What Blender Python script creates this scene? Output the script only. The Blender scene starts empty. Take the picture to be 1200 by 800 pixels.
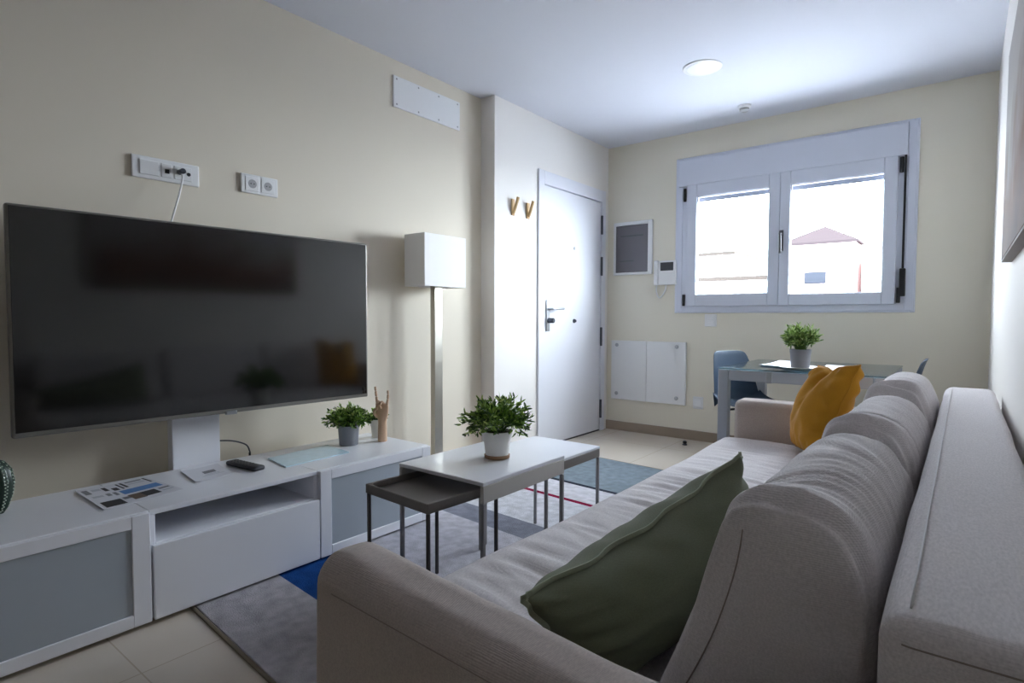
import bpy, bmesh, math, random
from mathutils import Vector, Matrix, noise

random.seed(7)
sc = bpy.context.scene
COL = sc.collection
R = math.radians

# ------------------------------------------------------------------ room measures (metres)
XL, XD, XR = -2.757, -2.631, 0.127        # left wall, entrance wall, right wall
YB, YP, YREAR = 4.781, 3.142, -1.1        # window wall, pillar face, wall behind
ZC = 2.595
CT = 0.39                                 # cabinet top

# ------------------------------------------------------------------ materials
def lin(c):
    out = []
    for v in c:
        v = v / 255.0
        out.append(v / 12.92 if v <= 0.04045 else ((v + 0.055) / 1.055) ** 2.4)
    return (*out, 1.0)

MATS = {}
def mat(name, rgb, rough=0.6, metal=0.0, spec=0.5, bump=None, vary=None, sheen=0.0, coat=0.0):
    """bump = (scale, strength, distance); vary = (scale, amount) slight mottling of the colour."""
    m = bpy.data.materials.new(name); m.use_nodes = True
    nt = m.node_tree; b = nt.nodes['Principled BSDF']
    c = lin(rgb)
    b.inputs['Base Color'].default_value = c
    b.inputs['Roughness'].default_value = rough
    b.inputs['Metallic'].default_value = metal
    b.inputs['Specular IOR Level'].default_value = spec
    b.inputs['Coat Weight'].default_value = coat
    if sheen: b.inputs['Sheen Weight'].default_value = sheen
    tc = None
    if bump or vary:
        tc = nt.nodes.new('ShaderNodeTexCoord')
    if vary:
        n = nt.nodes.new('ShaderNodeTexNoise'); n.inputs['Scale'].default_value = vary[0]; n.inputs['Detail'].default_value = 3
        mp = nt.nodes.new('ShaderNodeMapRange')
        mp.inputs['To Min'].default_value = 1 - vary[1]; mp.inputs['To Max'].default_value = 1 + vary[1]
        mx = nt.nodes.new('ShaderNodeMix'); mx.data_type = 'RGBA'; mx.blend_type = 'MULTIPLY'
        mx.inputs[0].default_value = 1.0
        mx.inputs[6].default_value = c
        nt.links.new(tc.outputs['Object'], n.inputs['Vector'])
        nt.links.new(n.outputs['Fac'], mp.inputs['Value'])
        cmb = nt.nodes.new('ShaderNodeCombineColor')
        for i in range(3): nt.links.new(mp.outputs['Result'], cmb.inputs[i])
        nt.links.new(cmb.outputs['Color'], mx.inputs[7])
        nt.links.new(mx.outputs[2], b.inputs['Base Color'])
    if bump:
        n = nt.nodes.new('ShaderNodeTexNoise'); n.inputs['Scale'].default_value = bump[0]; n.inputs['Detail'].default_value = 2
        bp = nt.nodes.new('ShaderNodeBump'); bp.inputs['Strength'].default_value = bump[1]; bp.inputs['Distance'].default_value = bump[2]
        nt.links.new(tc.outputs['Object'], n.inputs['Vector'])
        nt.links.new(n.outputs['Fac'], bp.inputs['Height'])
        nt.links.new(bp.outputs['Normal'], b.inputs['Normal'])
    MATS[name] = m
    return m

def weave_mat(name, rgb, scale=420, strength=0.3, dist=0.0009, amount=0.11, rough=0.95, streak=None):
    """woven cloth: two crossed fine waves as bump, fleck noise as colour"""
    m = bpy.data.materials.new(name); m.use_nodes = True
    nt = m.node_tree; b = nt.nodes['Principled BSDF']
    c = lin(rgb)
    b.inputs['Roughness'].default_value = rough
    b.inputs['Specular IOR Level'].default_value = 0.2
    b.inputs['Sheen Weight'].default_value = 0.15
    tc = nt.nodes.new('ShaderNodeTexCoord')
    fl = nt.nodes.new('ShaderNodeTexNoise'); fl.inputs['Scale'].default_value = scale * 0.75; fl.inputs['Detail'].default_value = 3
    mapn = nt.nodes.new('ShaderNodeMapping'); mapn.inputs['Scale'].default_value = streak or (1, 0.35, 1)
    nt.links.new(tc.outputs['Object'], mapn.inputs['Vector']); nt.links.new(mapn.outputs['Vector'], fl.inputs['Vector'])
    mp = nt.nodes.new('ShaderNodeMapRange'); mp.inputs['From Min'].default_value = 0.3; mp.inputs['From Max'].default_value = 0.7
    mp.inputs['To Min'].default_value = 1 - amount; mp.inputs['To Max'].default_value = 1 + amount
    nt.links.new(fl.outputs['Fac'], mp.inputs['Value'])
    cmb = nt.nodes.new('ShaderNodeCombineColor')
    for i in range(3): nt.links.new(mp.outputs['Result'], cmb.inputs[i])
    mx = nt.nodes.new('ShaderNodeMix'); mx.data_type = 'RGBA'; mx.blend_type = 'MULTIPLY'; mx.inputs[0].default_value = 1
    mx.inputs[6].default_value = c
    nt.links.new(cmb.outputs['Color'], mx.inputs[7]); nt.links.new(mx.outputs[2], b.inputs['Base Color'])
    waves = []
    for d in ('Z', 'Y'):
        w = nt.nodes.new('ShaderNodeTexWave'); w.bands_direction = d; w.inputs['Scale'].default_value = scale / 6.283 * 1.7
        w.inputs['Distortion'].default_value = 1.5; w.inputs['Detail'].default_value = 1
        nt.links.new(tc.outputs['Object'], w.inputs['Vector']); waves.append(w)
    ad = nt.nodes.new('ShaderNodeMath'); ad.operation = 'ADD'
    nt.links.new(waves[0].outputs['Fac'], ad.inputs[0]); nt.links.new(waves[1].outputs['Fac'], ad.inputs[1])
    ad2 = nt.nodes.new('ShaderNodeMath'); ad2.operation = 'ADD'
    nt.links.new(ad.outputs[0], ad2.inputs[0]); nt.links.new(fl.outputs['Fac'], ad2.inputs[1])
    bp = nt.nodes.new('ShaderNodeBump'); bp.inputs['Strength'].default_value = strength; bp.inputs['Distance'].default_value = dist
    nt.links.new(ad2.outputs[0], bp.inputs['Height']); nt.links.new(bp.outputs['Normal'], b.inputs['Normal'])
    MATS[name] = m
    return m

WALL = mat('cream wall paint', (217, 208, 191), 0.72, bump=(60, 0.06, 0.002), vary=(1.5, 0.012))
WALLW = mat('white wall paint', (228, 224, 219), 0.72, bump=(60, 0.06, 0.002))
WALLB = mat('beige window wall paint', (222, 216, 200), 0.75, bump=(60, 0.06, 0.002))
CEIL = mat('ceiling paint', (212, 214, 223), 0.8, bump=(70, 0.05, 0.002))
WHITE = mat('white lacquer', (234, 235, 240), 0.32, coat=0.2)
WHITES = mat('white plastic', (226, 226, 226), 0.4)
ALU = mat('white aluminium', (206, 210, 222), 0.4)
DOORW = mat('white door lacquer', (222, 223, 230), 0.4)
DARKP = mat('black plastic', (22, 22, 26), 0.45)
GREYP = mat('dark grey plastic', (58, 58, 64), 0.5)
CHROME = mat('brushed steel', (176, 178, 182), 0.3, metal=1.0)
STEELD = mat('dark chrome', (86, 90, 98), 0.3, metal=1.0)
NICKEL = mat('satin nickel', (186, 182, 172), 0.34, metal=1.0)
FRAMEG = mat('grey table metal', (178, 182, 190), 0.3, metal=0.45)
TAUPE = mat('taupe lacquer', (122, 116, 112), 0.45)
TAUPED = mat('dark taupe metal', (84, 80, 80), 0.5, metal=0.3)
LEGG = mat('grey leg metal', (158, 157, 158), 0.45, metal=0.25)
TABW = mat('white table lacquer', (234, 235, 241), 0.3, coat=0.15)
SKIRT = mat('light grey table skirt', (196, 193, 188), 0.45)
FROST = mat('frosted grey glass', (170, 178, 186), 0.2)
CABIN = mat('cabinet inside', (214, 212, 205), 0.5)
SCREEN = mat('dark screen glass', (10, 10, 11), 0.1, spec=0.9)
BEZEL = mat('grey screen bezel', (128, 124, 118), 0.4, metal=0.5)
BASEB = mat('brown tile skirting', (152, 136, 120), 0.4, vary=(6, 0.05))
SHADE = mat('white lamp shade cloth', (246, 244, 242), 0.9, bump=(900, 0.1, 0.001))
SOFA = weave_mat('grey beige sofa linen', (186, 175, 169))
SOFA_LIT = weave_mat('window-lit tone sofa linen', (216, 211, 212), scale=420)  # the sofa's linen again, paler to put window light into its colour
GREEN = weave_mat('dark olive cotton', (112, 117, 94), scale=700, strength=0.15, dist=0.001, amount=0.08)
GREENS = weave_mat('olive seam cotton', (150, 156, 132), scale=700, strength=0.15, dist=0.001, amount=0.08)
MUST = weave_mat('mustard cotton', (186, 132, 36), scale=600, strength=0.15, dist=0.001, amount=0.07)
SEAMC = mat('darker seam thread', (150, 140, 133), 0.95)  # seam thread, a darker tone than the linen
STITCH = mat('pale stitch thread', (226, 224, 226), 0.9)
SOIL = mat('potting soil', (48, 38, 28), 0.95, bump=(120, 0.8, 0.01))
POTG = mat('grey pot glaze', (132, 133, 140), 0.45)
POTW = mat('white pot glaze', (232, 230, 226), 0.4)
SAUCER = mat('brown saucer clay', (150, 118, 88), 0.6)
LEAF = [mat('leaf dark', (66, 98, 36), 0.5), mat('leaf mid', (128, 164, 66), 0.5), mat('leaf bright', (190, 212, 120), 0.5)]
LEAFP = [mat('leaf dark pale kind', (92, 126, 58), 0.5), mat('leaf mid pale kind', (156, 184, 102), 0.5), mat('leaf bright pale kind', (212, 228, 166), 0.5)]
CACT = mat('cactus glaze', (30, 50, 38), 0.35)
CACTD = mat('cactus white dots', (214, 222, 205), 0.4)
WOOD = mat('pale hand wood', (206, 172, 142), 0.5, vary=(30, 0.08))
HOOKW = mat('pale hook wood', (206, 172, 124), 0.5, vary=(30, 0.08))
PAPER = mat('white paper', (216, 216, 222), 0.7)
PRN = [mat('print dark', (52, 50, 52), 0.7), mat('print grey', (128, 128, 134), 0.7), mat('print blue', (92, 136, 190), 0.7), mat('print brown', (110, 92, 80), 0.7), mat('print light grey', (184, 186, 194), 0.7)]
BLUESH = mat('pale blue sheet', (198, 222, 232), 0.25, vary=(22, 0.16))
BLUEPR = mat('blue sheet print', (158, 194, 210), 0.3)
CHAIRB = mat('slate blue plastic', (60, 80, 102), 0.45)
CANVAS = mat('canvas edge', (150, 144, 140), 0.8)
PINK = mat('pale pink render', (215, 188, 186), 0.9, spec=0)
ROOFP = mat('dusty pink roof tile', (40, 35, 36), 0.95, spec=0)
OUTW = mat('pale exterior plaster', (205, 203, 200), 0.9)
OUTG = mat('exterior grey window', (34, 36, 41), 0.8, spec=0)
TAN = mat('tan roof edge', (47, 43, 40), 0.9, spec=0)

def glass_mat(name, tint, gloss=0.08, rough=0.02):
    m = bpy.data.materials.new(name); m.use_nodes = True
    nt = m.node_tree; nt.nodes.remove(nt.nodes['Principled BSDF'])
    out = nt.nodes['Material Output']
    tr = nt.nodes.new('ShaderNodeBsdfTransparent'); tr.inputs['Color'].default_value = lin(tint)
    gl = nt.nodes.new('ShaderNodeBsdfGlossy'); gl.inputs['Roughness'].default_value = rough
    lw = nt.nodes.new('ShaderNodeLayerWeight'); lw.inputs['Blend'].default_value = 0.5
    pw = nt.nodes.new('ShaderNodeMath'); pw.operation = 'POWER'; pw.inputs[1].default_value = 5.0
    fr = nt.nodes.new('ShaderNodeMath'); fr.operation = 'MULTIPLY_ADD'; fr.inputs[1].default_value = 0.9; fr.inputs[2].default_value = gloss
    nt.links.new(lw.outputs['Facing'], pw.inputs[0]); nt.links.new(pw.outputs[0], fr.inputs[0])
    mx = nt.nodes.new('ShaderNodeMixShader')
    nt.links.new(fr.outputs[0], mx.inputs[0]); nt.links.new(tr.outputs[0], mx.inputs[1]); nt.links.new(gl.outputs[0], mx.inputs[2])
    nt.links.new(mx.outputs[0], out.inputs[0])
    return m
PANE = glass_mat('window pane glass', (250, 252, 252), 0.03)
TGLASS = glass_mat('grey green table glass', (206, 220, 224), 0.09, 0.06)
COVERG = mat('smoked cover plastic', (96, 92, 98), 0.22)

def tile_mat():
    m = bpy.data.materials.new('cream floor tile'); m.use_nodes = True
    nt = m.node_tree; b = nt.nodes['Principled BSDF']
    b.inputs['Roughness'].default_value = 0.16; b.inputs['Specular IOR Level'].default_value = 0.5
    tc = nt.nodes.new('ShaderNodeTexCoord')
    br = nt.nodes.new('ShaderNodeTexBrick'); br.offset = 0.0; br.squash = 1.0
    br.inputs['Scale'].default_value = 1.0; br.inputs['Brick Width'].default_value = 0.62; br.inputs['Row Height'].default_value = 0.62
    br.inputs['Mortar Size'].default_value = 0.0025; br.inputs['Mortar Smooth'].default_value = 0.2
    br.inputs['Color1'].default_value = lin((222, 212, 198)); br.inputs['Color2'].default_value = lin((219, 209, 195)); br.inputs['Mortar'].default_value = lin((196, 182, 164))
    n = nt.nodes.new('ShaderNodeTexNoise'); n.inputs['Scale'].default_value = 2.2; n.inputs['Detail'].default_value = 4
    mx = nt.nodes.new('ShaderNodeMix'); mx.data_type = 'RGBA'; mx.blend_type = 'MULTIPLY'
    cr = nt.nodes.new('ShaderNodeValToRGB'); cr.color_ramp.elements[0].color = (0.9, 0.88, 0.85, 1); cr.color_ramp.elements[1].color = (1, 1, 1, 1)
    nt.links.new(tc.outputs['Object'], br.inputs['Vector']); nt.links.new(tc.outputs['Object'], n.inputs['Vector'])
    nt.links.new(n.outputs['Fac'], cr.inputs['Fac']); mx.inputs[0].default_value = 1
    nt.links.new(br.outputs['Color'], mx.inputs[6]); nt.links.new(cr.outputs['Color'], mx.inputs[7])
    nt.links.new(mx.outputs[2], b.inputs['Base Color'])
    return m
TILE = tile_mat()

def rug_mat():
    """bands of colour along the rug's own length (object Y) with short pile noise"""
    m = bpy.data.materials.new('banded rug pile'); m.use_nodes = True
    nt = m.node_tree; b = nt.nodes['Principled BSDF']; b.inputs['Roughness'].default_value = 1.0; b.inputs['Specular IOR Level'].default_value = 0.1
    tc = nt.nodes.new('ShaderNodeTexCoord'); sp = nt.nodes.new('ShaderNodeSeparateXYZ')
    nt.links.new(tc.outputs['Object'], sp.inputs[0])
    mr = nt.nodes.new('ShaderNodeMapRange'); mr.inputs['From Min'].default_value = 0; mr.inputs['From Max'].default_value = 3.0
    nt.links.new(sp.outputs['Y'], mr.inputs['Value'])
    cr = nt.nodes.new('ShaderNodeValToRGB'); cr.color_ramp.interpolation = 'CONSTANT'
    stops = RUG_STOPS
    el = cr.color_ramp.elements
    el[0].position = 0; el[0].color = lin(stops[0][1])
    el[1].position = stops[1][0] / 3.0; el[1].color = lin(stops[1][1])
    for p, c in stops[2:]:
        e = el.new(p / 3.0); e.color = lin(c)
    nt.links.new(mr.outputs['Result'], cr.inputs['Fac'])
    n = nt.nodes.new('ShaderNodeTexNoise'); n.inputs['Scale'].default_value = 22; n.inputs['Detail'].default_value = 6
    r2 = nt.nodes.new('ShaderNodeMapRange'); r2.inputs['From Min'].default_value = 0.3; r2.inputs['From Max'].default_value = 0.7
    r2.inputs['To Min'].default_value = 0.8; r2.inputs['To Max'].default_value = 1.14
    nt.links.new(tc.outputs['Object'], n.inputs['Vector']); nt.links.new(n.outputs['Fac'], r2.inputs['Value'])
    cb = nt.nodes.new('ShaderNodeCombineColor')
    for i in range(3): nt.links.new(r2.outputs['Result'], cb.inputs[i])
    mx = nt.nodes.new('ShaderNodeMix'); mx.data_type = 'RGBA'; mx.blend_type = 'MULTIPLY'; mx.inputs[0].default_value = 1
    nt.links.new(cr.outputs['Color'], mx.inputs[6]); nt.links.new(cb.outputs['Color'], mx.inputs[7])
    nt.links.new(mx.outputs[2], b.inputs['Base Color'])
    n2 = nt.nodes.new('ShaderNodeTexNoise'); n2.inputs['Scale'].default_value = 260
    nt.links.new(tc.outputs['Object'], n2.inputs['Vector'])
    bp = nt.nodes.new('ShaderNodeBump'); bp.inputs['Strength'].default_value = 0.6; bp.inputs['Distance'].default_value = 0.006
    nt.links.new(n2.outputs['Fac'], bp.inputs['Height']); nt.links.new(bp.outputs['Normal'], b.inputs['Normal'])
    return m
RUG_STOPS = [(0, (176, 172, 176)), (0.305, (22, 66, 128)), (0.60, (186, 184, 192)), (1.262, (128, 130, 142)), (1.436, (200, 200, 206)),
             (1.845, (132, 10, 58)), (1.885, (204, 202, 208)), (2.130, (44, 48, 60)), (2.158, (126, 137, 146))]
RUGM = rug_mat()

def paint_mat():
    """a generic hazy landscape print"""
    m = bpy.data.materials.new('hazy landscape print'); m.use_nodes = True
    nt = m.node_tree; b = nt.nodes['Principled BSDF']; b.inputs['Roughness'].default_value = 0.8
    tc = nt.nodes.new('ShaderNodeTexCoord'); sp = nt.nodes.new('ShaderNodeSeparateXYZ'); nt.links.new(tc.outputs['Object'], sp.inputs[0])
    n = nt.nodes.new('ShaderNodeTexNoise'); n.inputs['Scale'].default_value = 3; n.inputs['Detail'].default_value = 6
    nt.links.new(tc.outputs['Object'], n.inputs['Vector'])
    ad = nt.nodes.new('ShaderNodeMath'); ad.operation = 'MULTIPLY_ADD'; ad.inputs[1].default_value = 0.5
    nt.links.new(n.outputs['Fac'], ad.inputs[0]); nt.links.new(sp.outputs['Z'], ad.inputs[2])
    cr = nt.nodes.new('ShaderNodeValToRGB'); el = cr.color_ramp.elements
    el[0].position = 0.1; el[0].color = lin((60, 48, 42)); el[1].position = 0.75; el[1].color = lin((176, 172, 170))
    e = el.new(0.45); e.color = lin((120, 84, 66))
    nt.links.new(ad.outputs[0], cr.inputs['Fac']); nt.links.new(cr.outputs['Color'], b.inputs['Base Color'])
    return m
PAINTM = paint_mat()

# ------------------------------------------------------------------ mesh helpers
def newbm(): return bmesh.new()

def link(name, bm, mats, parent=None, smooth=False, loc=None, auto=None):
    me = bpy.data.meshes.new(name)
    bmesh.ops.recalc_face_normals(bm, faces=bm.faces[:])
    if smooth:
        for f in bm.faces: f.smooth = True
    bm.to_mesh(me); bm.free()
    if not isinstance(mats, (list, tuple)): mats = [mats]
    for m in mats: me.materials.append(m)
    o = bpy.data.objects.new(name, me); COL.objects.link(o)
    if smooth and auto:
        me.set_sharp_from_angle(angle=R(auto))
    if parent: o.parent = parent
    if loc: o.location = loc
    return o

def box(bm, x0, x1, y0, y1, z0, z1, r=0.0, seg=2, mi=0, M=None):
    vs = [bm.verts.new(v) for v in [(x0, y0, z0), (x1, y0, z0), (x1, y1, z0), (x0, y1, z0), (x0, y0, z1), (x1, y0, z1), (x1, y1, z1), (x0, y1, z1)]]
    fs = [bm.faces.new([vs[i] for i in q]) for q in [(3, 2, 1, 0), (4, 5, 6, 7), (0, 1, 5, 4), (1, 2, 6, 5), (2, 3, 7, 6), (3, 0, 4, 7)]]
    for f in fs: f.material_index = mi
    geo = list(vs)
    if r > 0:
        r = min(r, 0.49 * min(x1 - x0, y1 - y0, z1 - z0))
        es = list({e for f in fs for e in f.edges})
        res = bmesh.ops.bevel(bm, geom=es, offset=r, segments=seg, profile=0.5, affect='EDGES')
        for f in res['faces']: f.material_index = mi
        geo = list({v for f in res['faces'] for v in f.verts} | {v for v in vs if v.is_valid})
    if M is not None:
        bmesh.ops.transform(bm, matrix=M, verts=geo)
    return geo

def cyl(bm, c, r, h, axis='Z', seg=24, r2=None, mi=0, bev=0.0):
    """solid of revolution along an axis starting at c, length h"""
    r2 = r if r2 is None else r2
    prof = [(r, 0), (r2, h)] if not bev else [(r - bev, 0), (r, bev), (r2, h - bev), (r2 - bev, h)]
    return lathe(bm, c, prof, axis, seg, mi, True)

def lathe(bm, c, prof, axis='Z', seg=24, mi=0, caps=True):
    c = Vector(c); rings = []
    for (r, h) in prof:
        ring = []
        for k in range(seg):
            a = 2 * math.pi * k / seg
            if axis == 'Z': p = (r * math.cos(a), r * math.sin(a), h)
            elif axis == 'X': p = (h, r * math.cos(a), r * math.sin(a))
            else: p = (r * math.sin(a), h, r * math.cos(a))
            ring.append(bm.verts.new(c + Vector(p)))
        rings.append(ring)
    for a, b in zip(rings, rings[1:]):
        for k in range(seg):
            f = bm.faces.new((a[k], a[(k + 1) % seg], b[(k + 1) % seg], b[k])); f.material_index = mi
    if caps:
        for ring in (rings[0], rings[-1]):
            f = bm.faces.new(ring); f.material_index = mi
    return rings

def tube(bm, pts, r, seg=8, mi=0, radii=None):
    pts = [Vector(p) for p in pts]; rings = []
    up = Vector((0.13, 0.21, 0.97))
    for i, p in enumerate(pts):
        t = (pts[min(i + 1, len(pts) - 1)] - pts[max(i - 1, 0)]).normalized()
        a = t.cross(up)
        if a.length < 1e-3: a = t.cross(Vector((1, 0, 0)))
        a.normalize(); b = t.cross(a).normalized()
        rr = radii[i] if radii else r
        rings.append([bm.verts.new(p + (a * math.cos(2 * math.pi * k / seg) + b * math.sin(2 * math.pi * k / seg)) * rr) for k in range(seg)])
    for a, b in zip(rings, rings[1:]):
        for k in range(seg):
            f = bm.faces.new((a[k], a[(k + 1) % seg], b[(k + 1) % seg], b[k])); f.material_index = mi
    for ring in (rings[0], rings[-1]): bm.faces.new(ring).material_index = mi

def smoothpath(pts, n=8):
    """Catmull-Rom through the points"""
    P = [Vector(p) for p in pts]; out = []
    for i in range(len(P) - 1):
        p0, p1, p2, p3 = P[max(i - 1, 0)], P[i], P[i + 1], P[min(i + 2, len(P) - 1)]
        for k in range(n):
            t = k / n
            out.append(0.5 * ((2 * p1) + (p2 - p0) * t + (2 * p0 - 5 * p1 + 4 * p2 - p3) * t * t + (3 * p1 - p0 - 3 * p2 + p3) * t ** 3))
    out.append(P[-1]); return out

def loft(bm, rings, mi=0):
    vr = [[bm.verts.new(p) for p in ring] for ring in rings]
    n = len(vr[0])
    for a, b in zip(vr, vr[1:]):
        for k in range(n):
            bm.faces.new((a[k], a[(k + 1) % n], b[(k + 1) % n], b[k])).material_index = mi
    for ring in (vr[0], vr[-1]):
        c = sum((v.co for v in ring), Vector()) / n
        cv = bm.verts.new(c)
        for k in range(n): bm.faces.new((ring[k], ring[(k + 1) % n], cv)).material_index = mi

def rrect(w, h, r, nside=14, ncorner=6):
    """closed rounded rectangle, centred, many points"""
    r = max(0.002, min(r, 0.499 * w, 0.499 * h)); pts = []
    cs = [(w / 2 - r, h / 2 - r, 0), (-w / 2 + r, h / 2 - r, 90), (-w / 2 + r, -h / 2 + r, 180), (w / 2 - r, -h / 2 + r, 270)]
    for i, (cx, cy, a0) in enumerate(cs):
        for k in range(ncorner + 1):
            a = R(a0 + 90 * k / ncorner); pts.append((cx + r * math.cos(a), cy + r * math.sin(a)))
        nx, ny, na = cs[(i + 1) % 4]
        e = (nx + r * math.cos(R(na)), ny + r * math.sin(R(na))); s = pts[-1]
        for k in range(1, nside): pts.append((s[0] + (e[0] - s[0]) * k / nside, s[1] + (e[1] - s[1]) * k / nside))
    return pts

def softbox(bm, axis, a0, a1, u0, u1, v0, v1, r, rend, n=40, disp=None, nside=14):
    """upholstered block: rounded section in (u, v) run along an axis with rounded ends. axis X: (u,v)=(y,z); axis Y: (x,z)"""
    st = []
    for k in range(6): st.append(rend * (1 - math.cos(R(90 * k / 6))))
    L = a1 - a0; mid = [rend + (L - 2 * rend) * k / n for k in range(n + 1)]
    st = st + mid + [L - s for s in reversed(st)]
    rings = []
    for s in st:
        d = min(s, L - s)
        ins = 0 if d >= rend else rend - math.sqrt(max(0, rend ** 2 - (rend - d) ** 2))
        ring = []
        for (u, v) in rrect(u1 - u0 - 2 * ins, v1 - v0 - 2 * ins, max(r - ins * 0.6, 0.004), nside):
            uu, vv = u + (u0 + u1) / 2, v + (v0 + v1) / 2
            p = Vector((a0 + s, uu, vv)) if axis == 'X' else Vector((uu, a0 + s, vv))
            if disp: p = disp(p)
            ring.append(p)
        rings.append(ring)
    loft(bm, rings)

def nz(x, y, z): return noise.noise(Vector((x, y, z)))

# ------------------------------------------------------------------ scene graph helpers
def tag(o, label=None, cat=None, group=None, kind=None):
    if label: o['label'] = label
    if cat: o['category'] = cat
    if group: o['group'] = group
    if kind: o['kind'] = kind
    return o

def thing(name, label, cat, loc=(0, 0, 0), rz=0, group=None):
    o = bpy.data.objects.new(name, None); COL.objects.link(o)
    o.location = loc; o.rotation_euler = (0, 0, rz); o.empty_display_size = 0.05
    return tag(o, label, cat, group)

def struct(name, bm, m, parent=None, **k):
    o = link(name, bm, m, parent, **k)
    if parent is None: o['kind'] = 'structure'
    return o

def kids(o): return [c for c in bpy.data.objects if c.parent == o]
def dup(o, parent=None):
    c = o.copy(); COL.objects.link(c)
    if parent: c.parent = parent
    for ch in kids(o): dup(ch, c)
    return c

# ================================================================== ROOM SHELL
bm = newbm(); box(bm, -3.3, XR + 0.25, YREAR - 0.2, YB + 0.3, -0.15, 0); struct('floor', bm, TILE)
bm = newbm(); box(bm, -3.3, XR + 0.25, YREAR - 0.2, YB + 0.3, ZC, ZC + 0.2); struct('ceiling', bm, CEIL)
bm = newbm(); box(bm, XL - 0.25, XL, YREAR, YP + 0.02, 0, ZC); struct('wall_left', bm, WALL)
# entrance wall, one block with the door opening left free
DY0, DY1, DZ1 = 3.66, 4.715, 2.19
bm = newbm()
box(bm, XD - 0.35, XD, YP, DY0 + 0.02, 0, ZC)
box(bm, XD - 0.35, XD, DY0 + 0.02, YB, DZ1 - 0.02, ZC)
box(bm, XD - 0.35, XD, DY1 - 0.02, YB, 0, DZ1 - 0.02)
box(bm, XD - 0.35, XD - 0.2, DY0 + 0.02, DY1 - 0.02, 0, DZ1 - 0.02)
struct('wall_entrance', bm, WALLW)
# window wall with its opening
WX0, WX1, WZ0, WZ1 = -1.955, -0.285, 1.095, 2.372
bm = newbm()
box(bm, XD - 0.35, WX0, YB, YB + 0.25, 0, ZC); box(bm, WX1, XR + 0.25, YB, YB + 0.25, 0, ZC)
box(bm, WX0, WX1, YB, YB + 0.25, 0, WZ0); box(bm, WX0, WX1, YB, YB + 0.25, WZ1, ZC)
struct('wall_back', bm, WALLB)
bm = newbm(); box(bm, XR, XR + 0.25, YREAR, YB, 0, ZC); struct('wall_right', bm, WALLW)
bm = newbm(); box(bm, XL - 0.25, XR + 0.25, YREAR - 0.2, YREAR, 0, ZC); struct('wall_rear', bm, mat('unseen taupe rear wall', (142, 134, 126), 0.6))  # unseen wall, its distance and tone set to control bounce light
bm = newbm(); box(bm, XD + 0.001, XR, YB - 0.012, YB, 0.0, 0.083, 0.003, 1); struct('baseboard_back', bm, BASEB)
bm = newbm(); box(bm, XL, XL + 0.012, YREAR, YP, 0.0, 0.083, 0.003, 1); struct('baseboard_left', bm, BASEB)
bm = newbm(); box(bm, XD, XD + 0.012, YP, DY0 - 0.005, 0.0, 0.083, 0.003, 1); struct('baseboard_entrance', bm, BASEB)

# ---- entrance door
door = bpy.data.objects.new('door_1', None); COL.objects.link(door); door.location = (XD, (DY0 + DY1) / 2, 0); door['kind'] = 'structure'
door['label'] = 'white flush entrance door with steel lever handle'
def dpart(name, bm, m, **k):
    for v in bm.verts: v.co -= door.location
    return link(name, bm, m, door, **k)
bm = newbm()
box(bm, XD - 0.03, XD + 0.016, DY0, 3.737, 0, DZ1, 0.003, 1); box(bm, XD - 0.03, XD + 0.016, 4.646, DY1, 0, DZ1, 0.003, 1)
box(bm, XD - 0.03, XD + 0.0155, 3.737, 4.646, 2.085, DZ1 - 0.001, 0.003, 1)
dpart('door_frame', bm, DOORW)
bm = newbm(); box(bm, XD - 0.045, XD + 0.004, 3.741, 4.641, 0.012, 2.08, 0.003, 2); dpart('door_leaf', bm, DOORW)
bm = newbm(); box(bm, XD - 0.03, XD + 0.002, 3.737, 4.646, 0, 0.01); dpart('threshold', bm, GREYP)
for z in (1.793, 1.42, 0.781, 0.119):
    bm = newbm(); cyl(bm, (XD + 0.017, 4.642, z), 0.011, 0.17, bev=0.003, seg=14); dpart('hinge', bm, STEELD, smooth=True, auto=40)
bm = newbm()
box(bm, XD + 0.004, XD + 0.014, 3.772, 3.822, 0.93, 1.18, 0.004, 2); hp = dpart('handle_plate', bm, CHROME)
bm = newbm(); tube(bm, smoothpath([(XD + 0.01, 3.797, 1.108), (XD + 0.05, 3.797, 1.108), (XD + 0.06, 3.812, 1.108), (XD + 0.06, 3.95, 1.112)], 6), 0.0095, 10)
dpart('door_handle', bm, CHROME, smooth=True, auto=50)
bm = newbm(); cyl(bm, (XD + 0.012, 3.797, 1.015), 0.021, 0.055, 'X', 18, bev=0.004); dpart('lock_knob', bm, STEELD, smooth=True, auto=40)
bm = newbm(); lathe(bm, (XD + 0.003, 4.192, 1.626), [(0.014, 0), (0.014, 0.004), (0.008, 0.008)], 'X', 16); dpart('peephole', bm, CHROME, smooth=True, auto=40)
bm = newbm(); lathe(bm, (XD + 0.003, 4.193, 1.01), [(0.018, 0), (0.018, 0.006), (0.011, 0.022), (0.004, 0.026)], 'X', 16); dpart('key_rosette', bm, STEELD, smooth=True, auto=40)

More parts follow.
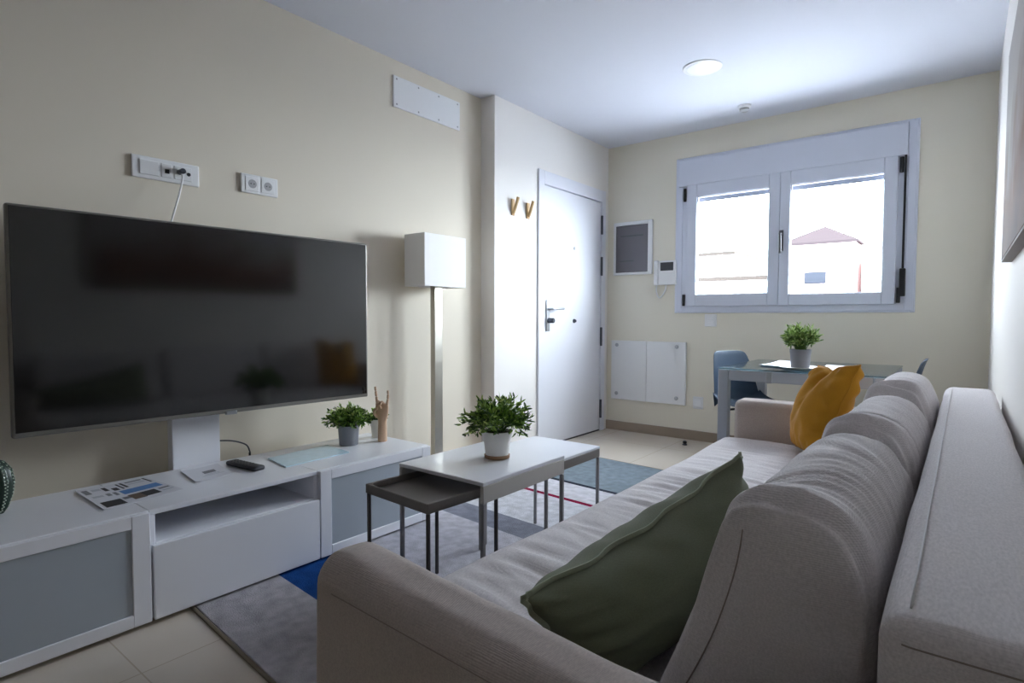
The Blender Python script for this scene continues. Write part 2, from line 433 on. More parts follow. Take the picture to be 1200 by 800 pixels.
# ---- window with shutter box
win = bpy.data.objects.new('window_1', None); COL.objects.link(win); win.location = (-1.12, YB, WZ0); win['kind'] = 'structure'
win['label'] = 'white aluminium two sash window with shutter box above'
def wpart(name, bm, m, parent=None, **k):
    for v in bm.verts: v.co -= win.location
    return link(name, bm, m, parent or win, **k)
fy0, fy1 = YB - 0.022, YB + 0.07
def ring(bm, x0, x1, z0, z1, t, y0, y1, r=0.004, tb=None):
    tb = t if tb is None else tb
    box(bm, x0, x0 + t, y0, y1, z0, z1, r, 1); box(bm, x1 - t, x1, y0, y1, z0, z1, r, 1)
    box(bm, x0 + t, x1 - t, y0 + 0.0006, y1, z0, z0 + tb, r, 1); box(bm, x0 + t, x1 - t, y0 + 0.0006, y1, z1 - t, z1, r, 1)
bm = newbm(); ring(bm, -1.962, -0.281, 1.09, 2.376, 0.052, fy0 + 0.008, fy1)
box(bm, -1.972, -0.271, YB - 0.012, YB - 0.0005, 1.08, 2.386, 0.003, 1)     # thin cover trim ring, opening cut below
bm2 = newbm()
ring(bm2, -1.972, -0.271, 1.08, 2.386, 0.03, YB - 0.011, YB - 0.0005)
bm.free()
bm = newbm(); ring(bm, -1.962, -0.281, 1.09, 2.376, 0.052, fy0 + 0.008, fy1); box(bm, -0.40, -0.333, fy0 + 0.012, fy1, 1.14, 2.15, 0.003, 1)
box(bm, -1.91, -1.862, fy0 + 0.012, fy1, 1.14, 2.15, 0.003, 1)
wpart('window_frame', bm, ALU); wpart('frame_trim', bm2, ALU)
bm = newbm(); box(bm, -1.944, -0.334, YB - 0.038, YB + 0.12, 2.146, 2.362, 0.004, 2); wpart('shutter_box', bm, ALU)
bm = newbm(); box(bm, -1.94, -0.33, YB + 0.075, YB + 0.25, 2.13, 2.146); box(bm, -1.94, -0.33, YB + 0.13, YB + 0.25, 2.146, 2.372); wpart('lintel_cover', bm, ALU)
for (x0, x1, gx0, gx1, gz0) in ((-1.866, -1.136, -1.782, -1.216, 1.235), (-1.135, -0.386, -1.062, -0.466, 1.222)):
    bm = newbm()
    y0, y1 = YB - 0.034, YB + 0.03
    box(bm, x0, gx0, y0, y1, 1.136, 2.152, 0.006, 2); box(bm, gx1, x1, y0, y1, 1.136, 2.152, 0.006, 2)
    box(bm, gx0, gx1, y0 + 0.001, y1, 1.136, gz0, 0.004, 1); box(bm, gx0, gx1, y0 + 0.001, y1, 2.045, 2.152, 0.004, 1)
    s = wpart('sash', bm, ALU)
    bm = newbm(); box(bm, gx0 - 0.005, gx1 + 0.005, YB - 0.008, YB + 0.008, gz0 - 0.005, 2.05); wpart('pane', bm, PANE, s)
    bm = newbm(); ring(bm, gx0 - 0.001, gx1 + 0.001, gz0 - 0.001, 2.046, 0.005, YB - 0.026, YB - 0.009, 0.001); wpart('gasket', bm, GREYP, s)
# shutter curtain let down a little outside the glass
bm = newbm()
box(bm, -1.95, -0.29, YB + 0.087, YB + 0.095, 2.022, 2.20)
for k in range(3): box(bm, -1.95, -0.29, YB + 0.0845, YB + 0.0868, 2.024 + k * 0.045, 2.066 + k * 0.045, 0.001, 1)
wpart('shutter_slats', bm, mat('grey shutter slat', (118, 120, 128), 0.6))
for (x, z0, z1) in ((-1.884, 2.016, 2.124), (-1.884, 1.14, 1.235), (-0.366, 2.03, 2.135), (-0.366, 1.145, 1.25)):
    bm = newbm(); cyl(bm, (x, YB - 0.032, z0), 0.012, z1 - z0, seg=12, bev=0.002); wpart('hinge', bm, DARKP, smooth=True, auto=40)
bm = newbm(); box(bm, -1.137, -1.105, YB - 0.045, YB - 0.033, 1.55, 1.71, 0.005, 2)
tube(bm, smoothpath([(-1.121, YB - 0.04, 1.68), (-1.121, YB - 0.075, 1.68), (-1.119, YB - 0.082, 1.66), (-1.117, YB - 0.08, 1.53)], 5), 0.01, 10)
wpart('window_handle', bm, GREYP, smooth=True, auto=45)
bm = newbm(); box(bm, -0.352, -0.338, YB - 0.034, YB - 0.031, 1.36, 2.16); wpart('shutter_strap', bm, DARKP)
bm = newbm(); box(bm, -0.363, -0.327, YB - 0.052, YB - 0.013, 1.19, 1.38, 0.006, 2); wpart('strap_winder', bm, DARKP)
bm = newbm(); box(bm, WX0 - 0.0, WX1, YB + 0.071, YB + 0.3, WZ0 - 0.03, WZ0 + 0.0, 0.004, 1); wpart('outer_sill', bm, OUTW)

# ================================================================== WALL AND CEILING FITTINGS
# long service panel high on the left wall
t = thing('vent_panel', 'long white screwed cover panel high on left wall', 'wall panel', (XL, 2.62, 2.405))
bm = newbm(); box(bm, 0, 0.012, -0.29, 0.29, -0.094, 0.094, 0.003, 2); link('panel_plate', bm, WHITES, t)
for i in range(4):
    for s in (-1, 1):
        bm = newbm(); lathe(bm, (0.0115, -0.265 + i * 0.177, s * 0.075), [(0.006, 0), (0.006, 0.001), (0.003, 0.003)], 'X', 10); link('screw', bm, LEGG, t)

# antenna / data plate above the television
t = thing('antenna_plate', 'long white wall plate with data and aerial sockets above the television', 'wall socket', (XL, 1.06, 1.672))
bm = newbm(); box(bm, 0, 0.013, -0.135, 0.135, -0.047, 0.047, 0.004, 2); link('cover_plate', bm, WHITES, t)
bm = newbm(); box(bm, 0.012, 0.018, -0.107, -0.032, -0.031, 0.031, 0.003, 2); link('rocker', bm, WHITES, t)
bm = newbm(); box(bm, 0.012, 0.016, -0.023, 0.022, -0.03, 0.03, 0.002, 1); link('data_insert', bm, WHITES, t)
bm = newbm(); box(bm, 0.0155, 0.0175, -0.009, 0.008, -0.012, 0.006); link('data_port', bm, DARKP, t)
bm = newbm(); box(bm, 0.012, 0.016, 0.03, 0.103, -0.03, 0.03, 0.002, 1); link('aerial_insert', bm, WHITES, t)
bm = newbm(); cyl(bm, (0.0155, 0.088, 0.0), 0.008, 0.003, 'X', 14); link('aerial_port', bm, DARKP, t)
t = thing('aerial_cable', 'thin white aerial cable hanging from wall plate down behind television', 'cable', (XL, 1.11, 1.675))
bm = newbm(); tube(bm, smoothpath([(0.04, 0.0, -0.005), (0.058, -0.006, -0.04), (0.075, -0.03, -0.12), (0.095, -0.07, -0.24), (0.10, -0.09, -0.34)], 8), 0.004, 8); link('cable_lead', bm, WHITES, t, smooth=True)
bm = newbm(); cyl(bm, (0.0165, 0.0, 0.0), 0.012, 0.04, 'X', 14, bev=0.002); link('plug', bm, STEELD, t, smooth=True, auto=40)

def socket_insert(parent, y):
    bm = newbm(); box(bm, 0.012, 0.016, y - 0.034, y + 0.034, -0.034, 0.034, 0.003, 2)
    s = link('socket_insert', bm, WHITES, parent)
    bm = newbm(); lathe(bm, (0.0162, y, 0), [(0.021, 0.0), (0.021, 0.0006), (0.001, 0.0008)], 'X', 24); link('socket_well', bm, LEGG, s)
    for d in (-0.008, 0.008):
        bm = newbm(); cyl(bm, (0.0165, y + d, 0), 0.003, 0.001, 'X', 10); link('pin_hole', bm, DARKP, s)
t = thing('double_socket', 'white double power socket on left wall right of the aerial plate', 'wall socket', (XL, 1.481, 1.685))
bm = newbm(); box(bm, 0, 0.013, -0.094, 0.094, -0.046, 0.046, 0.004, 2); link('cover_plate', bm, WHITES, t)
socket_insert(t, -0.04); socket_insert(t, 0.04)

# two wooden wall hooks shaped like a V
def hook(y, label):
    t = thing('coat_hook', label, 'coat hook', (XD, y, 1.785), 0, 'wooden hooks left of the door')
    bm = newbm(); box(bm, 0.0, 0.012, -0.018, 0.018, 0.0, 0.12, 0.005, 2); link('hook_back', bm, HOOKW, t)
    bm = newbm(); tube(bm, smoothpath([(0.008, 0, 0.015), (0.022, 0, 0.04), (0.04, 0, 0.085), (0.055, 0, 0.128)], 6), 0.012, 10, radii=None); link('hook_peg', bm, HOOKW, t, smooth=True, auto=50)
    return t
hook(3.345, 'pale wooden coat hook nearer the corner, left of the pair')
hook(3.53, 'pale wooden coat hook nearer the door, right of the pair')

def wy(t_loc, name, bm, m, parent, **k):
    return link(name, bm, m, parent, **k)
# meter cupboard with smoked door
t = thing('fuse_box', 'white framed fuse box with smoked grey door beside entrance door', 'fuse box', (-2.369, YB, 1.664))
bm = newbm()
for q in ((-0.189, -0.168, -0.239, 0.239), (0.148, 0.189, -0.239, 0.239)): box(bm, q[0], q[1], -0.024, 0, q[2], q[3], 0.003, 1)
box(bm, -0.168, 0.148, -0.0235, 0, 0.208, 0.239, 0.003, 1); box(bm, -0.168, 0.148, -0.0235, 0, -0.239, -0.216, 0.003, 1)
link('frame', bm, WHITES, t)
bm = newbm(); box(bm, -0.169, 0.149, -0.006, -0.0005, -0.217, 0.209); link('back_plate', bm, GREYP, t)
bm = newbm(); box(bm, -0.167, 0.147, -0.017, -0.012, -0.215, 0.207, 0.002, 1); link('smoked_door', bm, COVERG, t)
bm = newbm(); box(bm, -0.12, 0.10, -0.0185, -0.0165, 0.105, 0.117); link('door_rib', bm, GREYP, t)
bm = newbm(); box(bm, -0.125, 0.01, -0.0185, -0.0165, -0.118, -0.108); link('door_rib', bm, GREYP, t)
# door phone
t = thing('door_phone', 'white video door phone with small screen beside the window', 'intercom', (-2.053, YB, 1.428))
bm = newbm(); box(bm, -0.062, 0.098, -0.034, 0, -0.104, 0.104, 0.006, 2); link('housing', bm, WHITES, t)
bm = newbm(); box(bm, -0.1, -0.06, -0.05, 0, -0.108, 0.11, 0.012, 3); h = link('handset', bm, WHITES, t)
bm = newbm(); box(bm, -0.042, 0.076, -0.037, -0.033, 0.018, 0.09, 0.002, 1); link('screen', bm, GREYP, t)
bm = newbm(); tube(bm, smoothpath([(-0.08, -0.02, -0.105), (-0.078, -0.03, -0.16), (-0.055, -0.03, -0.212), (-0.025, -0.03, -0.2), (-0.002, -0.02, -0.15), (0.004, -0.014, -0.104)], 6), 0.006, 8); link('coiled_cord', bm, WHITES, t, smooth=True)
# light switch under the window
t = thing('light_switch', 'small white square switch plate just below the window', 'switch', (-1.66, YB, 1.019))
bm = newbm(); box(bm, -0.05, 0.05, -0.01, 0, -0.052, 0.052, 0.004, 2); link('cover_plate', bm, WHITES, t)
bm = newbm(); box(bm, -0.032, 0.032, -0.015, -0.009, -0.0335, -0.001, 0.002, 1); box(bm, -0.032, 0.032, -0.015, -0.009, 0.001, 0.0335, 0.002, 1); link('rocker', bm, WHITES, t)
t = thing('wall_outlet', 'small white blank outlet plate low on window wall beside the chair', 'wall socket', (-1.755, YB, 0.322))
bm = newbm(); box(bm, -0.044, 0.044, -0.009, 0, -0.052, 0.052, 0.004, 2); link('cover_plate', bm, WHITES, t)
bm = newbm(); box(bm, -0.03, 0.03, -0.012, -0.008, -0.032, 0.032, 0.003, 2); link('insert', bm, WHITES, t)
# manifold cupboard doors, two screwed panels
t = thing('manifold_cover', 'two white screwed cupboard panels low on wall beside entrance door', 'wall panel', (-2.215, YB, 0.56))
for (x0, x1, sx) in ((-0.355, -0.006, -0.297), (-0.004, 0.355, 0.276)):
    bm = newbm(); box(bm, x0, x1, -0.026, 0, -0.27, 0.27, 0.004, 2); p = link('panel', bm, WHITES, t)
    for dz in (0.23, -0.215):
        bm = newbm(); lathe(bm, (sx, -0.0255, dz), [(0.017, 0), (0.017, -0.004), (0.012, -0.007), (0.002, -0.006)], 'Y', 14); link('screw_cap', bm, CHROME, p, smooth=True, auto=40)
# ceiling lamp and detector
t = thing('ceiling_light', 'round flush white ceiling light', 'ceiling light', (-1.33, 3.6, ZC))
bm = newbm(); lathe(bm, (0, 0, 0), [(0.118, 0), (0.118, -0.003), (0.113, -0.006), (0.104, -0.006)], 'Z', 48); link('rim', bm, WHITES, t, smooth=True, auto=40)
bm = newbm(); lathe(bm, (0, 0, 0), [(0.1035, -0.005), (0.09, -0.007), (0.05, -0.0085), (0.004, -0.009)], 'Z', 48); link('diffuser', bm, mat('opal diffuser', (242, 242, 246), 0.35), t, smooth=True)
t = thing('smoke_detector', 'small grey smoke detector on ceiling near the window', 'detector', (-1.317, 4.43, ZC))
bm = newbm(); lathe(bm, (0, 0, 0), [(0.045, 0), (0.045, -0.012), (0.038, -0.02)], 'Z', 28); link('base', bm, WHITES, t, smooth=True, auto=35)
bm = newbm(); lathe(bm, (0, 0, 0), [(0.034, -0.0195), (0.034, -0.034), (0.022, -0.042), (0.004, -0.043)], 'Z', 28); link('sensor', bm, LEGG, t, smooth=True, auto=35)
t = thing('door_stop', 'tiny dark door stop on the tiles by the window wall', 'door stop', (-1.777, 4.55, 0))
bm = newbm(); lathe(bm, (0, 0, 0), [(0.02, 0), (0.02, 0.006), (0.013, 0.01), (0.013, 0.03), (0.009, 0.036)], 'Z', 16); link('post', bm, STEELD, t, smooth=True, auto=40)
bm = newbm(); lathe(bm, (0, 0, 0), [(0.0145, 0.016), (0.017, 0.019), (0.017, 0.027), (0.0145, 0.03)], 'Z', 16); link('rubber_ring', bm, DARKP, t, smooth=True, auto=40)
# picture on the right wall
t = thing('wall_picture', 'wide canvas picture hung on the right wall above the sofa', 'picture', (XR, 1.955, 1.25))
bm = newbm(); box(bm, -0.03, -0.001, -0.79, 0.79, 0, 0.72, 0.003, 1); link('canvas', bm, PAINTM, t)
bm = newbm()
box(bm, -0.0295, -0.0005, -0.797, -0.7905, -0.007, 0.727); box(bm, -0.0295, -0.0005, 0.7905, 0.797, -0.007, 0.727)
box(bm, -0.0295, -0.0005, -0.79, 0.79, -0.007, -0.0005); box(bm, -0.0295, -0.0005, -0.79, 0.79, 0.7205, 0.727); link('edge_strip', bm, CANVAS, t)

# ================================================================== MEDIA CABINETS
FX, BX = -2.115, -2.62         # face and back of the row
def cabinet(y0, y1, kind, label):
    t = thing('media_cabinet', label, 'cabinet', ((FX + BX) / 2, (y0 + y1) / 2, 0), 0, 'white media cabinets in a row')
    ox, oy = (FX + BX) / 2, (y0 + y1) / 2
    def B(bm, x0, x1, a, b, z0, z1, r=0.002, seg=1): box(bm, x0 - ox, x1 - ox, a - oy, b - oy, z0, z1, r, seg)
    cf = FX - 0.02 if kind != 'x' else FX
    tk = 0.018
    a, b = y0 + 0.0006, y1 - 0.0006
    z0 = 0.02
    bm = newbm()
    B(bm, BX, cf, a, a + tk, z0, CT - tk); B(bm, BX, cf, b - tk, b, z0, CT - tk)
    B(bm, BX, cf, a, b, CT - tk, CT)
    B(bm, BX, cf, a + tk, b - tk, z0, z0 + tk)
    B(bm, BX, BX + 0.008, a + tk, b - tk, z0 + tk, CT - tk)
    if kind == 'open': B(bm, BX + 0.008, cf, a + tk, b - tk, 0.262, 0.276)
    link('body', bm, WHITE, t)
    for (fx, fy) in ((BX + 0.06, a + 0.05), (BX + 0.06, b - 0.05), (cf - 0.09, a + 0.05), (cf - 0.09, b - 0.05)):
        bm = newbm(); cyl(bm, (fx - ox, fy - oy, 0.011), 0.018, z0 - 0.011, seg=14); link('foot', bm, DARKP, t)
    if kind == 'glass':
        d0, d1, dz0, dz1 = a + 0.001, b - 0.003, 0.018, CT - 0.002
        w, wz = 0.054, 0.042
        bm = newbm()
        B(bm, cf + 0.002, FX, d0, d0 + w, dz0, dz1); B(bm, cf + 0.002, FX, d1 - w, d1, dz0, dz1)
        B(bm, cf + 0.0025, FX - 0.0004, d0 + w, d1 - w, dz1 - wz, dz1); B(bm, cf + 0.0025, FX - 0.0004, d0 + w, d1 - w, dz0, dz0 + wz)
        d = link('door', bm, WHITE, t)
        bm = newbm(); B(bm, cf + 0.006, FX - 0.006, d0 + w - 0.003, d1 - w + 0.003, dz0 + wz - 0.003, dz1 - wz + 0.003, 0); link('frosted_pane', bm, FROST, d)
    else:
        bm = newbm(); B(bm, cf + 0.002, FX, a + 0.004, b - 0.003, 0.018, 0.272, 0.003, 2); link('drawer', bm, WHITE, t)
    return t
cabinet(0.105, 0.745, 'glass', 'white media cabinet with grey glass door, at the cactus end of the row')
cabinet(0.745, 1.385, 'open', 'white media cabinet with open niche over a drawer, middle of the row')
cabinet(1.385, 2.025, 'glass', 'white media cabinet with glass door, carrying the grey potted plant')

# ================================================================== TELEVISION
TVA = R(2.86)
tv = thing('television', 'large dark flat television held over the media cabinets', 'television', (-2.498, 1.19, 0.6215), -TVA)
# local axes: x out of the screen, y along the width
W2, HT = 0.7155, 0.799
bm = newbm(); box(bm, -0.03, 0.0, -W2, W2, 0, HT, 0.006, 2); link('casing', bm, BEZEL, tv)
bm = newbm(); box(bm, -0.06, -0.0305, -W2 * 0.55, W2 * 0.55, 0.12, 0.6, 0.02, 3); link('rear_housing', bm, DARKP, tv)
bm = newbm(); box(bm, 0.0002, 0.0022, -W2 + 0.009, W2 - 0.009, 0.018, HT - 0.008, 0.0008, 1); link('screen', bm, SCREEN, tv)
bm = newbm(); box(bm, -0.012, 0.006, -0.012, 0.035, -0.006, 0.010, 0.003, 2); link('logo_tab', bm, CHROME, tv)
# stand column behind the cabinets
st = thing('tv_stand_column', 'white flat stand column behind the cabinets under the television', 'stand', (-2.655, 1.115, 0))
bm = newbm(); box(bm, -0.03, 0.02, -0.10, 0.10, 0.015, 0.985, 0.004, 2); link('column', bm, WHITE, st)
bm = newbm(); box(bm, -0.095, 0.02, -0.16, 0.16, 0.0, 0.015, 0.004, 1); link('base_plate', bm, WHITE, st)
bm = newbm(); box(bm, 0.02, 0.093, -0.09, 0.09, 0.80, 0.96, 0.004, 1); link('bracket', bm, DARKP, st)
t = thing('power_cable', 'thin black cable looping beside the stand column', 'cable', (-2.64, 1.25, CT))
bm = newbm(); tube(bm, smoothpath([(-0.02, -0.03, 0.085), (-0.01, 0.03, 0.075), (0.0, 0.085, 0.05), (0.015, 0.095, 0.02), (0.02, 0.093, 0.004)], 7), 0.0035, 8); link('lead', bm, GREYP, t, smooth=True)
bm = newbm(); cyl(bm, (0.02, 0.093, 0.0005), 0.005, 0.014, seg=10); link('ferrule', bm, DARKP, t)

# ---- things lying on the cabinets
def sheet(name, label, cat, pts, prints, base=PAPER, th=0.0012, z=CT + 0.0008, curl=0.0):
    """a printed sheet: a quad on the top with small printed fields laid into its face"""
    P = [Vector((p[0], p[1], 0)) for p in pts]; c = sum(P, Vector()) / 4
    t = thing(name, label, cat, (c.x, c.y, z))
    def at(u, v, h):
        q = (P[0] * (1 - u) + P[1] * u) * (1 - v) + (P[3] * (1 - u) + P[2] * u) * v - c
        return (q.x, q.y, h + curl * (u - 0.5) ** 2 * 4)
    bm = newbm(); n = 8
    top = [[bm.verts.new(at(i / n, j / n, th)) for j in range(n + 1)] for i in range(n + 1)]
    bot = [[bm.verts.new(at(i / n, j / n, 0)) for j in range(n + 1)] for i in range(n + 1)]
    for i in range(n):
        for j in range(n):
            bm.faces.new((top[i][j], top[i + 1][j], top[i + 1][j + 1], top[i][j + 1])); bm.faces.new((bot[i][j + 1], bot[i + 1][j + 1], bot[i + 1][j], bot[i][j]))
    for i in range(n):
        for (a, b) in (((i, 0), (i + 1, 0)), ((i + 1, n), (i, n)), ((0, i + 1), (0, i)), ((n, i), (n, i + 1))):
            bm.faces.new((top[a[0]][a[1]], bot[a[0]][a[1]], bot[b[0]][b[1]], top[b[0]][b[1]]))
    link('paper', bm, base, t)
    if prints:
        bm = newbm(); ms = []
        for (u0, u1, v0, v1, m) in prints:
            if m not in ms: ms.append(m)
            f = bm.faces.new([bm.verts.new(at(u, v, th + 0.0003)) for u, v in ((u0, v0), (u1, v0), (u1, v1), (u0, v1))]); f.material_index = ms.index(m)
        o = link('print', bm, ms, t)
    return t
pr = [(0.04, 0.12, 0.08, 0.3, PRN[1]), (0.16, 0.28, 0.1, 0.2, PRN[4]), (0.3, 0.36, 0.1, 0.28, PRN[0]), (0.52, 0.55, 0.05, 0.33, PRN[0]), (0.58, 0.62, 0.04, 0.3, PRN[0]),
      (0.66, 0.9, 0.05, 0.1, PRN[1]), (0.66, 0.9, 0.16, 0.2, PRN[4]), (0.93, 0.96, 0.03, 0.3, PRN[0]), (0.4, 0.48, 0.2, 0.34, PRN[0]),
      (0.42, 0.95, 0.4, 0.6, PRN[2]), (0.06, 0.2, 0.42, 0.5, PRN[4]), (0.24, 0.3, 0.4, 0.52, PRN[1]), (0.33, 0.38, 0.4, 0.56, PRN[1]),
      (0.05, 0.3, 0.72, 0.96, PRN[0]), (0.33, 0.42, 0.7, 0.8, PRN[1]), (0.42, 0.58, 0.66, 0.9, PRN[3]), (0.58, 0.78, 0.66, 0.88, PRN[0]), (0.68, 0.74, 0.68, 0.86, PRN[3]),
      (0.82, 0.97, 0.68, 0.74, PRN[1]), (0.82, 0.97, 0.8, 0.84, PRN[4])]
sheet('brochure', 'printed guest leaflet with blue and dark photo blocks lying on the white cabinets', 'leaflet',
      [(-2.57, 0.655), (-2.575, 0.885), (-2.29, 0.915), (-2.245, 0.65)], pr, curl=0.003)
sheet('note_card', 'small white card with a grey print at the foot of the stand column', 'card',
      [(-2.56, 1.015), (-2.57, 1.17), (-2.36, 1.135), (-2.345, 0.985)], [(0.42, 0.75, 0.36, 0.56, PRN[1]), (0.4, 0.8, 0.62, 0.66, PRN[4]), (0.3, 0.9, 0.72, 0.75, PRN[4])], curl=0.004)
sheet('blue_mat', 'pale blue glassy mat lying on cabinet top left of the grey potted plant', 'mat',
      [(-2.49, 1.36), (-2.515, 1.69), (-2.30, 1.665), (-2.285, 1.33)],
      [], base=BLUESH, th=0.004)
# remote control
rm = thing('remote_control', 'dark remote control lying between the white card and the blue mat', 'remote control', (-2.425, 1.222, CT + 0.0002), R(94))
rm.rotation_euler = (0, 0, R(6))
bm = newbm(); box(bm, -0.105, 0.105, -0.027, 0.027, 0, 0.02, 0.009, 3); link('body', bm, GREYP, rm, smooth=True, auto=50)
for i in range(6):
    for j in range(3):
        bm = newbm(); cyl(bm, (-0.075 + i * 0.022, -0.014 + j * 0.014, 0.0195), 0.0045, 0.0016, seg=10); link('button', bm, DARKP, rm)
# cactus figure at the photograph's left edge
def cactus():
    t = thing('ceramic_cactus', 'dark green ceramic cactus with white dots at cabinet row end', 'ornament', (-2.50, 0.40, CT))
    bm = newbm(); n = 72; rings = []
    H = 0.185
    prof = [(0.040, 0.0), (0.052, 0.02), (0.064, 0.06), (0.068, 0.1), (0.062, 0.14), (0.045, 0.168), (0.022, 0.182), (0.004, 0.185)]
    for (r, h) in prof:
        rings.append([Vector((r * (1 + 0.07 * math.cos(12 * 2 * math.pi * k / n)) * math.cos(2 * math.pi * k / n), r * (1 + 0.07 * math.cos(12 * 2 * math.pi * k / n)) * math.sin(2 * math.pi * k / n), h)) for k in range(n)])
    loft(bm, rings); link('body', bm, CACT, t, smooth=True)
    bm = newbm()
    for k in range(24):
        a = 2 * math.pi * (k + 0.5 * 0) / 24
        rr = 1.07 if k % 2 == 0 else 0.945
        for i in range(15):
            h = 0.012 + i * 0.0112
            for (r0, h0), (r1, h1) in zip(prof, prof[1:]):
                if h0 <= h <= h1: r = r0 + (r1 - r0) * (h - h0) / (h1 - h0)
            c = Vector((r * rr * math.cos(a), r * rr * math.sin(a), h))
            bmesh.ops.create_icosphere(bm, subdivisions=1, radius=0.0026, matrix=Matrix.Translation(c))
    link('dots', bm, CACTD, t, smooth=True)
cactus()

# ---- plants
def foliage(bm, rad, height, n, leaf, wid, seed, droop=0.25, up=0.5, z0=0.0, rootr=0.03, elmax=86):
    rnd = random.Random(seed)
    for s in range(n):
        az = rnd.uniform(0, 2 * math.pi); el = math.acos(1 - rnd.random() * (1 - math.cos(R(elmax)))) ** 1.0
        L = (0.55 + 0.45 * rnd.random())
        out = Vector((math.cos(az) * math.sin(el) * rad, math.sin(az) * math.sin(el) * rad, math.cos(el) * height * 0.85 + height * 0.15)) * L
        root = Vector((math.cos(az) * rootr * rnd.random(), math.sin(az) * rootr * rnd.random(), z0))
        midp = root + out * 0.5 + Vector((0, 0, height * 0.12))
        tip = root + out - Vector((0, 0, droop * height * math.sin(el) ** 2 * rnd.random()))
        path = smoothpath([root, midp, tip], 5)
        tube(bm, path[::2], 0.0009, 4, mi=0)
        k0 = 3
        for i in range(k0, len(path)):
            t = (path[i] - path[i - 1]).normalized()
            for q in range(2):
                side = Vector((rnd.uniform(-1, 1), rnd.uniform(-1, 1), rnd.uniform(-0.4, 1) * up)).normalized()
                d = (t * 0.75 + side * 0.75).normalized()
                ll = leaf * rnd.uniform(0.7, 1.15); w = wid * rnd.uniform(0.8, 1.15)
                nrm = d.cross(Vector((rnd.uniform(-1, 1), rnd.uniform(-1, 1), rnd.uniform(-1, 1))))
                if nrm.length < 1e-3: continue
                nrm.normalize(); b = d.cross(nrm).normalized(); p = path[i]
                v = [bm.verts.new(c) for c in (p, p + d * ll * 0.35 + b * w, p + d * ll * 0.75 + b * w * 0.75 - nrm * ll * 0.05, p + d * ll - nrm * ll * 0.12, p + d * ll * 0.75 - b * w * 0.75 - nrm * ll * 0.05, p + d * ll * 0.35 - b * w, p + d * ll * 0.4 - nrm * w * 0.35)]
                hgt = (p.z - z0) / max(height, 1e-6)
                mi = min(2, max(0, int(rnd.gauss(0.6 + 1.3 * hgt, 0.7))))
                for fc in ((0, 1, 6), (1, 2, 6), (2, 3, 6), (3, 4, 6), (4, 5, 6), (5, 0, 6)):
                    bm.faces.new([v[x] for x in fc]).material_index = mi

def plant(name, label, loc, pot_prof, potm, fol, leafm, saucer=None, group=None, soilz=None, soilr=None):
    t = thing(name, label, 'potted plant', loc, 0, group)
    bm = newbm(); rings = lathe(bm, (0, 0, 0), pot_prof, 'Z', 40, caps=False)
    bm.faces.new(rings[0]); bm.faces.new(rings[-1])
    link('pot', bm, potm, t, smooth=True, auto=35)
    bm = newbm(); lathe(bm, (0, 0, soilz - 0.006), [(soilr, 0), (soilr * 0.98, 0.006), (soilr * 0.5, 0.012), (0.003, 0.014)], 'Z', 24); link('soil', bm, SOIL, t, smooth=True)
    bm = newbm(); foliage(bm, z0=soilz + 0.002, **fol); link('foliage', bm, leafm, t)
    if saucer:
        bm = newbm(); lathe(bm, (0, 0, 0), saucer, 'Z', 40); link('saucer', bm, SAUCER, t, smooth=True, auto=35)
    return t
# pot on the white coffee table
TZ = 0.48
plant('potted_plant', 'bushy leafy plant in white pot on the white coffee table', (-1.455, 1.755, TZ),
      [(0.044, 0.006), (0.046, 0.012), (0.051, 0.05), (0.0535, 0.07), (0.0565, 0.071), (0.061, 0.108), (0.0575, 0.109), (0.055, 0.09), (0.02, 0.088)], POTW,
      dict(rad=0.14, height=0.165, n=120, leaf=0.028, wid=0.0046, seed=3, droop=0.22), LEAF,
      saucer=[(0.045, 0.0), (0.05, 0.002), (0.0515, 0.014), (0.049, 0.015)], soilz=0.1, soilr=0.0545)
# grey pot on the cabinet
plant('potted_plant', 'bushy green plant in plain grey pot on the media cabinet', (-2.455, 1.775, CT),
      [(0.045, 0.0), (0.047, 0.002), (0.0525, 0.098), (0.054, 0.1), (0.05, 0.1), (0.048, 0.085), (0.02, 0.083)], POTG,
      dict(rad=0.1, height=0.115, n=170, leaf=0.022, wid=0.0045, seed=5, droop=0.2), LEAF, soilz=0.092, soilr=0.048)
plant('potted_plant', 'little plant in ribbed white pot half hidden behind the wooden hand', (-2.485, 1.985, CT),
      [(0.03, 0.0), (0.032, 0.002), (0.036, 0.06), (0.039, 0.062), (0.042, 0.1), (0.0385, 0.1), (0.036, 0.085), (0.015, 0.083)], POTW,
      dict(rad=0.045, height=0.06, n=40, leaf=0.02, wid=0.005, seed=8, droop=0.2), LEAF, soilz=0.092, soilr=0.037)

